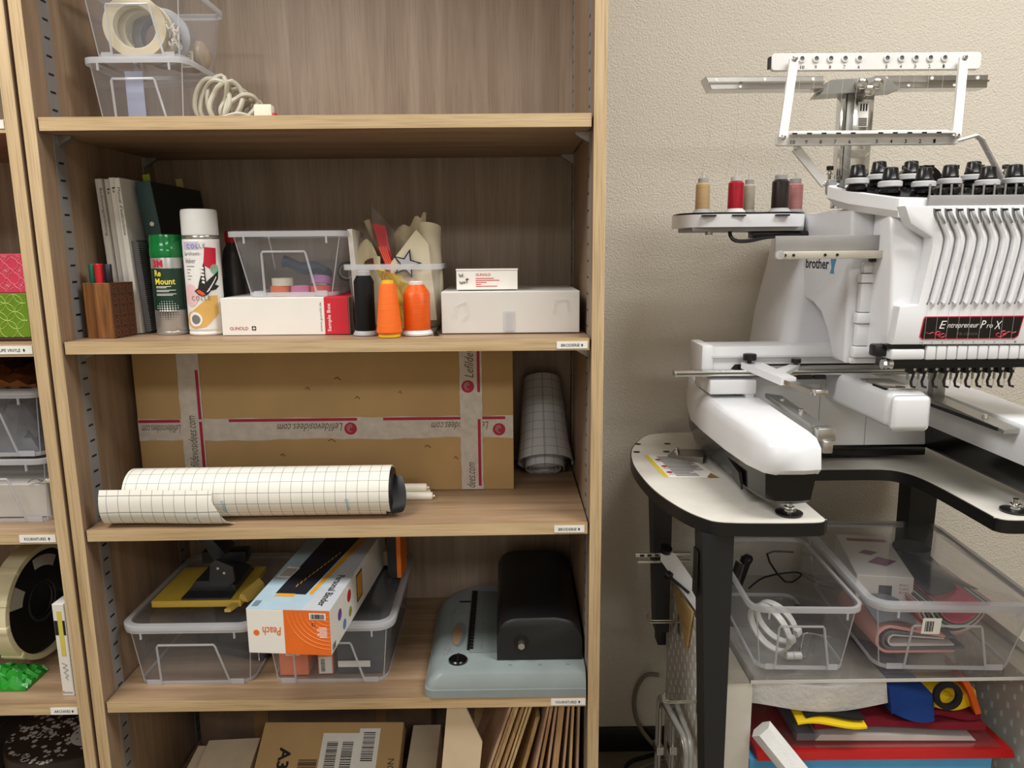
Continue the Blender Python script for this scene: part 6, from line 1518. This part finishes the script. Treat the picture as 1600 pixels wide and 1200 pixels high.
# hoops hanging on the lower hook
mat('hoop_grey', (150, 148, 142), .35)
def hoop(x, y, z, w_, h_, label, tilt=0.0):
    t = thing('embroidery_hoop', label, 'hoop', (x, y, z), rot=(0, 0, tilt), group='hoops hanging on the cart')
    P = rrect(-w_ / 2, w_ / 2, -h_, 0, .03, 6)
    MB().tube([(0, a, b) for a, b in P], .0055, 8, closed=True).build('ring', 'hoop_grey', t)
    P = rrect(-w_ / 2 + .012, w_ / 2 - .012, -h_ + .012, -.012, .024, 6)
    MB().tube([(0, a, b) for a, b in P], .0040, 8, closed=True).build('inner_ring', 'steel', t)
    MB().box(-.008, .008, w_ / 2 - .02, w_ / 2 + .008, -h_ * .5 - .01, -h_ * .5 + .01, .002).build('bracket', 'steel_bright', t)
hoop(1.118, .050, .355, .16, .24, 'grey embroidery hoop hanging nearest the cart side'); hoop(1.100, .055, .358, .17, .26, 'grey embroidery hoop hanging outermost on the low hook', .12)
# cables
mat('cable_pale', (120, 114, 100), .5); mat('cable_black', (16, 16, 16), .5)
cp = tag(MB().tube(smooth_path([(1.145, .40, .235), (1.115, .41, .228), (1.094, .415, .19), (1.088, .415, .14), (1.098, .41, .095), (1.125, .41, .05), (1.160, .40, .018), (1.20, .38, .005)], 6), .0055, 8).build('power_cable', 'cable_pale'), 'pale grey cable looping down the wall behind the cart', 'cable')
tag(MB().tube(smooth_path([(1.20, .40, .006), (1.165, .415, .005), (1.12, .40, .005), (1.082, .385, .005), (1.060, .355, .005), (1.058, .28, .005), (1.09, .20, .005)], 6), .005, 8).build('floor_cable', 'cable_black'), 'black cable lying on the floor by the baseboard', 'cable')
tag(MB().tube(smooth_path([(1.21, .395, .005), (1.17, .392, .004), (1.12, .372, .004), (1.085, .355, .004), (1.064, .34, .004)], 6), .0035, 8).build('floor_cable', 'cable_pale'), 'thin grey cable lying on the floor beside the black one', 'cable')
tag(MB().tube([(1.376, .415, .80), (1.350, .425, .715)], .0035, 8).build('power_lead', 'cable_black'), 'short black lead hanging behind the machine table', 'cable')
# ------------------------------------------------------------------ bins on the clear shelf
BZ = .5304
bA = make_bin('storage_bin', 'open clear bin of hoop clamps on the cart shelf, next to the front leg', (1.302, -.066, BZ), .158, .29, .190, .318, .130, rotz=-.045, r=.024)
bB = make_bin('storage_bin', 'wide clear lidded bin of folded felt on the cart shelf', (1.560, -.072, BZ), .240, .335, .285, .375, .136, r=.028, rot=(.02, 0, -.05), lid=True)
# clamps and bits in bin A
mat('plastic_ring', (206, 206, 200), .35)
def clamp(x, y, z, ang, label):
    t = thing('frame_clamp', label, 'clamp', (x, y, z), rot=(0, ang, .3))
    MB().box(-.008, .008, 0, .018, 0, .065, .0015).build('arm', 'mech_dark', t); MB().lathe([(.011, -.004), (.011, .004)], 16, (0, .005, .062), 'y').build('head', 'mech_dark', t)
    MB().lathe([(.003, -.006), (.003, .006)], 10, (0, .005, .062), 'y').build('rivet', 'chrome', t)
    MB().hexa([(-.010, -.004, .0), (-.004, -.004, 0), (-.004, .022, 0), (-.010, .022, 0), (-.014, -.004, .050), (-.010, -.004, .052), (-.010, .022, .052), (-.014, .022, .05)]).build('side_plate', 'steel_bright', t, smooth=False)
clamp(1.262, .175, BZ + .045, .35, 'dark clamp with a rounded head at the back of the open bin'); clamp(1.238, .19, BZ + .040, .0, 'chrome-sided clamp beside the dark clamp in the open bin')
tag(MB().tube(smooth_path([(1.275, .15, BZ + .055), (1.32, .19, BZ + .060), (1.385, .20, BZ + .066), (1.398, .185, BZ + .066), (1.35, .15, BZ + .068), (1.34, .235, BZ + .094), (1.40, .24, BZ + .095)], 3), .0022, 8).build('bent_wire', 'mech_dark'), 'bent dark wire lying across the open bin', 'wire')
def ring_(x, y, z, R_, label, rot):
    t = thing('plastic_ring', label, 'ring', (x, y, z), rot=rot, group='pale plastic rings in the open bin')
    MB().lathe([(R_ - .004, -.006), (R_, -.006), (R_, .006), (R_ - .004, .006), (R_ - .004, -.006)], 36, cap0=False, cap1=False).build('band', 'plastic_ring', t)
    MB().box(-.007, .007, -R_ - .008, -R_ + .002, -.007, .007, .002).build('lug', 'plastic_ring', t)
ring_(1.262, -.010, BZ + .052, .048, 'pale plastic ring standing at the front of the open bin', (0, pi / 2 - .25, .5)); ring_(1.285, .020, BZ + .048, .045, 'pale plastic ring standing behind the front ring in the open bin', (0, pi / 2 - .3, .6))
tl_ = thing('metal_plate', 'grey perforated metal plate lying in the open bin', 'metal plate', (1.34, .02, BZ + .004), rot=(0, 0, -.5))
MB().box(-.012, .012, -.06, .10, 0, .005, .001).build('plate', 'steel', tl_); MB().box(-.03, .03, .03, .10, .005, .030, .003).build('block', 'mech_dark', tl_)
for k in range(3): MB().lathe([(.003, .005), (.003, .0055)], 10, (0, -.05 + k * .014, 0)).build('plate_hole', 'black', tl_, smooth=False)
wl = thing('wire_latch', 'bright wire latch standing in the open bin', 'wire', (1.322, -.02, BZ + .004)); MB().tube(smooth_path([(-.004, 0, 0), (0, 0, .030), (.004, 0, .042), (.03, .0, .038), (.05, .0, .034)], 4), .0014, 6).build('wire_arm', 'chrome', wl)
ct_ = thing('plastic_tube', 'short white plastic tube lying in the open bin', 'tube', (1.300, -.035, BZ + .009)); MB().lathe([(.007, -.014), (.007, .014)], 16, (0, 0, 0), 'x').build('tube', 'plastic_ring', ct_); MB().lathe([(.0076, -.002), (.0076, .0005)], 16, (0, 0, 0), 'x').build('collar', 'cone_grey', ct_)
# felt and paper in bin B
mat('felt_pink', (222, 160, 152), .9); mat('felt_grey', (104, 106, 112), .85); mat('felt_rose', (220, 92, 120), .9); mat('felt_green', (110, 140, 120), .9); mat('felt_white', (214, 208, 202), .9); mat('magenta_print', (140, 70, 120), .5)
def fold(nm, label, mt, x0, x1, yc, z0, h_, d_, t_, cat='felt'):
    # a U-shaped fold seen from the front, open to the right
    n = 14; rows = []
    for y in (yc, yc + d_):
        r_ = [(x1, y, z0 + t_)]
        for k in range(n + 1):
            a = -pi / 2 - pi * k / n; r_.append((x0 + h_ / 2 + h_ / 2 * math.cos(a), y, z0 + t_ + h_ / 2 + h_ / 2 * math.sin(a)))
        r_.append((x1 - .02, y, z0 + t_ + h_ * .55)); rows.append(r_)
    return tag(MB().thick(rows, t_).build(nm, mt, angle=60), label, cat)
Z0 = BZ + .012
fold('folded_felt', 'pale pink felt folded round the grey sheets in the wide bin', 'felt_pink', 1.455, 1.60, -.035, Z0, .046, .16, .004)
fold('folded_felt', 'dark grey felt folded inside the pink felt in the wide bin', 'felt_grey', 1.468, 1.62, -.034, Z0 + .006, .030, .16, .004)
fold('folded_felt', 'silver grey felt at the heart of the fold in the wide bin', 'felt_white', 1.478, 1.60, -.033, Z0 + .012, .018, .16, .003)
tag(MB().thick([[(1.452 + .078 * v, -.035 + .075 * u, Z0 + .060 + .008 * math.sin(3 * v) - .008 * v * v + .016 * u) for v in [j / 12 for j in range(13)]] for u in [i / 5 for i in range(6)]], .003).build('grey_sheet', 'felt_grey', angle=60), 'dark grey sheet lying over the folded felt in the wide bin', 'felt')
for k, (mt, r_) in enumerate((('felt_rose', .052), ('felt_green', .060), ('felt_white', .068), ('felt_grey', .076), ('felt_white', .083), ('felt_pink', .090))):
    rows = [[(1.612 + r_ * .80 * math.cos(a), y, Z0 + .096 - r_ * .90 * math.sin(a)) for a in [.15 + 2.8 * j / 18 for j in range(19)]] for y in (-.020 + .004 * k, .16)]
    tag(MB().thick(rows, .003).build('felt_scrap', mt, angle=60), f'{("rose", "green", "white", "dark grey", "ivory", "pale pink")[k]} felt sheet, {("innermost", "second", "third", "fourth", "fifth", "outermost")[k]} layer of the roll in the wide bin', 'felt', 'rolled felt sheets in the wide bin')
pf = thing('needle_carton', 'white carton with purple diamond print inside the wide bin', 'carton', (1.500, .052, BZ + .050), rot=(.03, -.02, -.22))
pb_ = MB().box(-.045, .058, 0, .20, 0, .075, .001, 1).build('carton_body', 'box_white', pf)
def dmd(pts, mt): MB().add([(a, b, .0754) for a, b in pts], [tuple(range(len(pts)))]).build('print', mt, pb_, smooth=False)
dmd([(-.012, .060), (.020, .045), (.046, .072), (.014, .090)], 'magenta_print'); dmd([(-.020, .105), (.002, .095), (.020, .112), (-.004, .122)], 'magenta_print'); dmd([(-.028, .165), (.050, .165), (.050, .180), (-.028, .180)], 'wine')
q = MB()
for k, t_ in enumerate(('POLY', 'FLAKE', '$200')): q.join(place_text(text_box(t_, .017, .0045), (.033, 0, .056 - k * .0078), (1, 0, 0), (0, 0, 1)))
o = q.build('lettering', 'wine', pb_, smooth=False); o['kind'] = 'stuff'
MB().box(-.004, .020, -.0006, 0, .034, .056, .0001).build('dark_label', 'dark_sheet', pb_, smooth=False)
bg = thing('plastic_bag', 'crumpled grey plastic bag on top of the felt in the wide bin', 'bag', (1.60, .10, BZ + .082))
MB().thick([[(-.08 + .17 * v, -.05 + .19 * u, .010 + .020 * math.sin(pi * v) * math.sin(pi * u) + .006 * math.sin(9 * v + 4 * u)) for v in [j / 14 for j in range(15)]] for u in [i / 12 for i in range(13)]], .0012).build('film', 'dark_sheet', bg, angle=50)
sk = thing('barcode_sticker', 'white barcode sticker on the front of the wide bin', 'sticker', (1.502, -.0885, BZ + .080), rot=(.12, 0, -.06))
MB().box(0, .032, -.0004, 0, 0, .032).build('paper', 'paper_white', sk, smooth=False)
m = MB()
for k in range(6): m.box(.005 + k * .0025, .0062 + k * .0025 + (k % 2) * .0006, -.0008, -.0004, .005, .026)
m.build('barcode', 'ink', sk, smooth=False)
# dark cup at the back corner
tag(MB().lathe([(.034, 0), (.038, .09), (.036, .09), (.032, .003)], 28, (1.682 - .03, .225, BZ + .022)).build('grey_cup', 'felt_grey'), 'dark grey cup standing at the back of the wide bin', 'cup')
# ------------------------------------------------------------------ pile under the clear shelf
UZ = .246
mat('sky_blue', (88, 168, 222), .6); mat('red_vinyl', (176, 26, 26), .35); mat('felt_blue', (16, 58, 132), .95, bump=.2); mat('felt_yellow', (246, 208, 20), .9, bump=.15); mat('felt_wine', (122, 12, 34), .95, bump=.2); mat('felt_orange', (214, 92, 14), .95, bump=.2); mat('felt_black', (18, 18, 20), .95); mat('batting', (212, 210, 208), .95, bump=.9, bscale=120, var=.08); mat('foam_white', (232, 232, 230), .8, bump=.4, bscale=240)
tag(MB().box(1.212, 1.665, -.078, .25, UZ, UZ + .112, .003).build('blue_box', 'sky_blue'), 'sky blue box at the bottom of the cart compartment', 'box')
def soft(nm, label, cat, mt, x0, x1, y0, y1, z, t_, sag=.006, ph=0.0, skew_=0.0):
    rows = [[(x0 + (x1 - x0) * v + skew_ * u, y0 + (y1 - y0) * u + .006 * math.sin(5 * v + ph), z + sag * math.sin(4.3 * v + ph) * (.6 + .4 * math.sin(3 * u + ph)) + .03 * u * 0) for v in [j / 16 for j in range(17)]] for u in [i / 6 for i in range(7)]]
    return tag(MB().thick(rows, t_).build(nm, mt, angle=60), label, cat)
tag(MB().hexa([(1.225, -.085, UZ + .113), (1.700, -.087, UZ + .113), (1.690, .20, UZ + .113), (1.212, .20, UZ + .113), (1.225, -.080, UZ + .127), (1.697, -.082, UZ + .127), (1.682, .20, UZ + .130), (1.212, .20, UZ + .130)]).build('red_folder', 'red_vinyl'), 'shiny red vinyl folder lying on the blue box', 'folder')
zb = thing('zip_bag', 'clear zip bag with grey sheets lying on the red folder', 'bag', (1.45, -.06, UZ + .131))
MB().hexa([(-.225, -.012, -.001), (.228, -.018, -.001), (.225, .22, .000), (-.225, .22, .000), (-.228, -.005, .024), (.200, -.010, .020), (.21, .22, .024), (-.225, .22, .026)]).build('film', 'clear_film', zb)
MB().hexa([(-.11, .0, .004), (.19, -.004, .002), (.19, .16, .004), (-.11, .16, .004), (-.10, .0, .016), (.18, -.004, .012), (.18, .16, .018), (-.10, .16, .020)]).build('grey_sheets', 'felt_white', zb)
MB().hexa([(-.145, -.002, .006), (-.112, -.002, .006), (-.112, .12, .006), (-.145, .12, .006), (-.145, -.002, .021), (-.112, -.002, .020), (-.112, .12, .021), (-.145, .12, .021)]).build('dark_sheet', 'felt_grey', zb)
soft('felt_sheet', 'wine red felt lying along the clear zip bag', 'felt', 'felt_wine', 1.335, 1.650, -.066, .16, UZ + .1735, .012, .002)
soft('felt_sheet', 'yellow felt sticking out under the white batting', 'felt', 'felt_yellow', 1.296, 1.420, -.086, .12, UZ + .186, .004, .003, .6, .02)
soft('felt_sheet', 'dark blue felt under the white batting, with a black edge', 'felt', 'felt_black', 1.315, 1.42, -.074, .12, UZ + .195, .005, .002, .2)
soft('batting_sheet', 'fluffy white batting folded over the felt', 'batting', 'batting', 1.222, 1.466, -.060, .14, UZ + .255, .050, .010, 2.2)
soft('felt_sheet', 'royal blue felt beside the white batting', 'felt', 'felt_blue', 1.470, 1.548, -.068, .12, UZ + .236, .052, .006, .9, .0)
soft('felt_sheet', 'dark red felt under the yellow felt at the far end', 'felt', 'felt_wine', 1.552, 1.645, -.060, .10, UZ + .188, .010, .002, 1.0)
soft('felt_sheet', 'bright yellow felt under the black felt ring', 'felt', 'felt_yellow', 1.552, 1.640, -.052, .10, UZ + .224, .028, .006, 2.4)
tag(MB().lathe([(.016, -.004), (.026, -.004), (.026, .004), (.016, .004), (.016, -.004)], 30, cap0=False, cap1=False).build('felt_ring', 'felt_black', loc=(1.572, -.072, UZ + .232), rot=(pi / 2 - .15, 0, 0)), 'black felt ring leaning on the yellow felt', 'felt ring')
tag(MB().thick([[(1.600 + .04 * v + .025 * u, -.070 + .20 * u, UZ + .268 - .075 * v ** 1.5 * (1 - .2 * u)) for v in [j / 8 for j in range(9)]] for u in [i / 4 for i in range(5)]], .010).build('felt_sheet', 'felt_orange', angle=60), 'orange felt draped down at the end of the pile', 'felt')
tag(MB().lathe([(.004, -.045), (.024, -.043), (.026, .0), (.024, .045), (.004, .047)], 22, (1.580, .02, UZ + .252), 'x').build('foam_roll', 'foam_white'), 'short white foam roll lying on the felt under the clear shelf', 'foam')
tag(MB().tube([(1.216, -.118, .448), (1.326, -.172, .318)], .021, 6).build('foam_tube', 'foam_white'), 'long white foam bar slanting out of the cart past the blue box', 'foam')
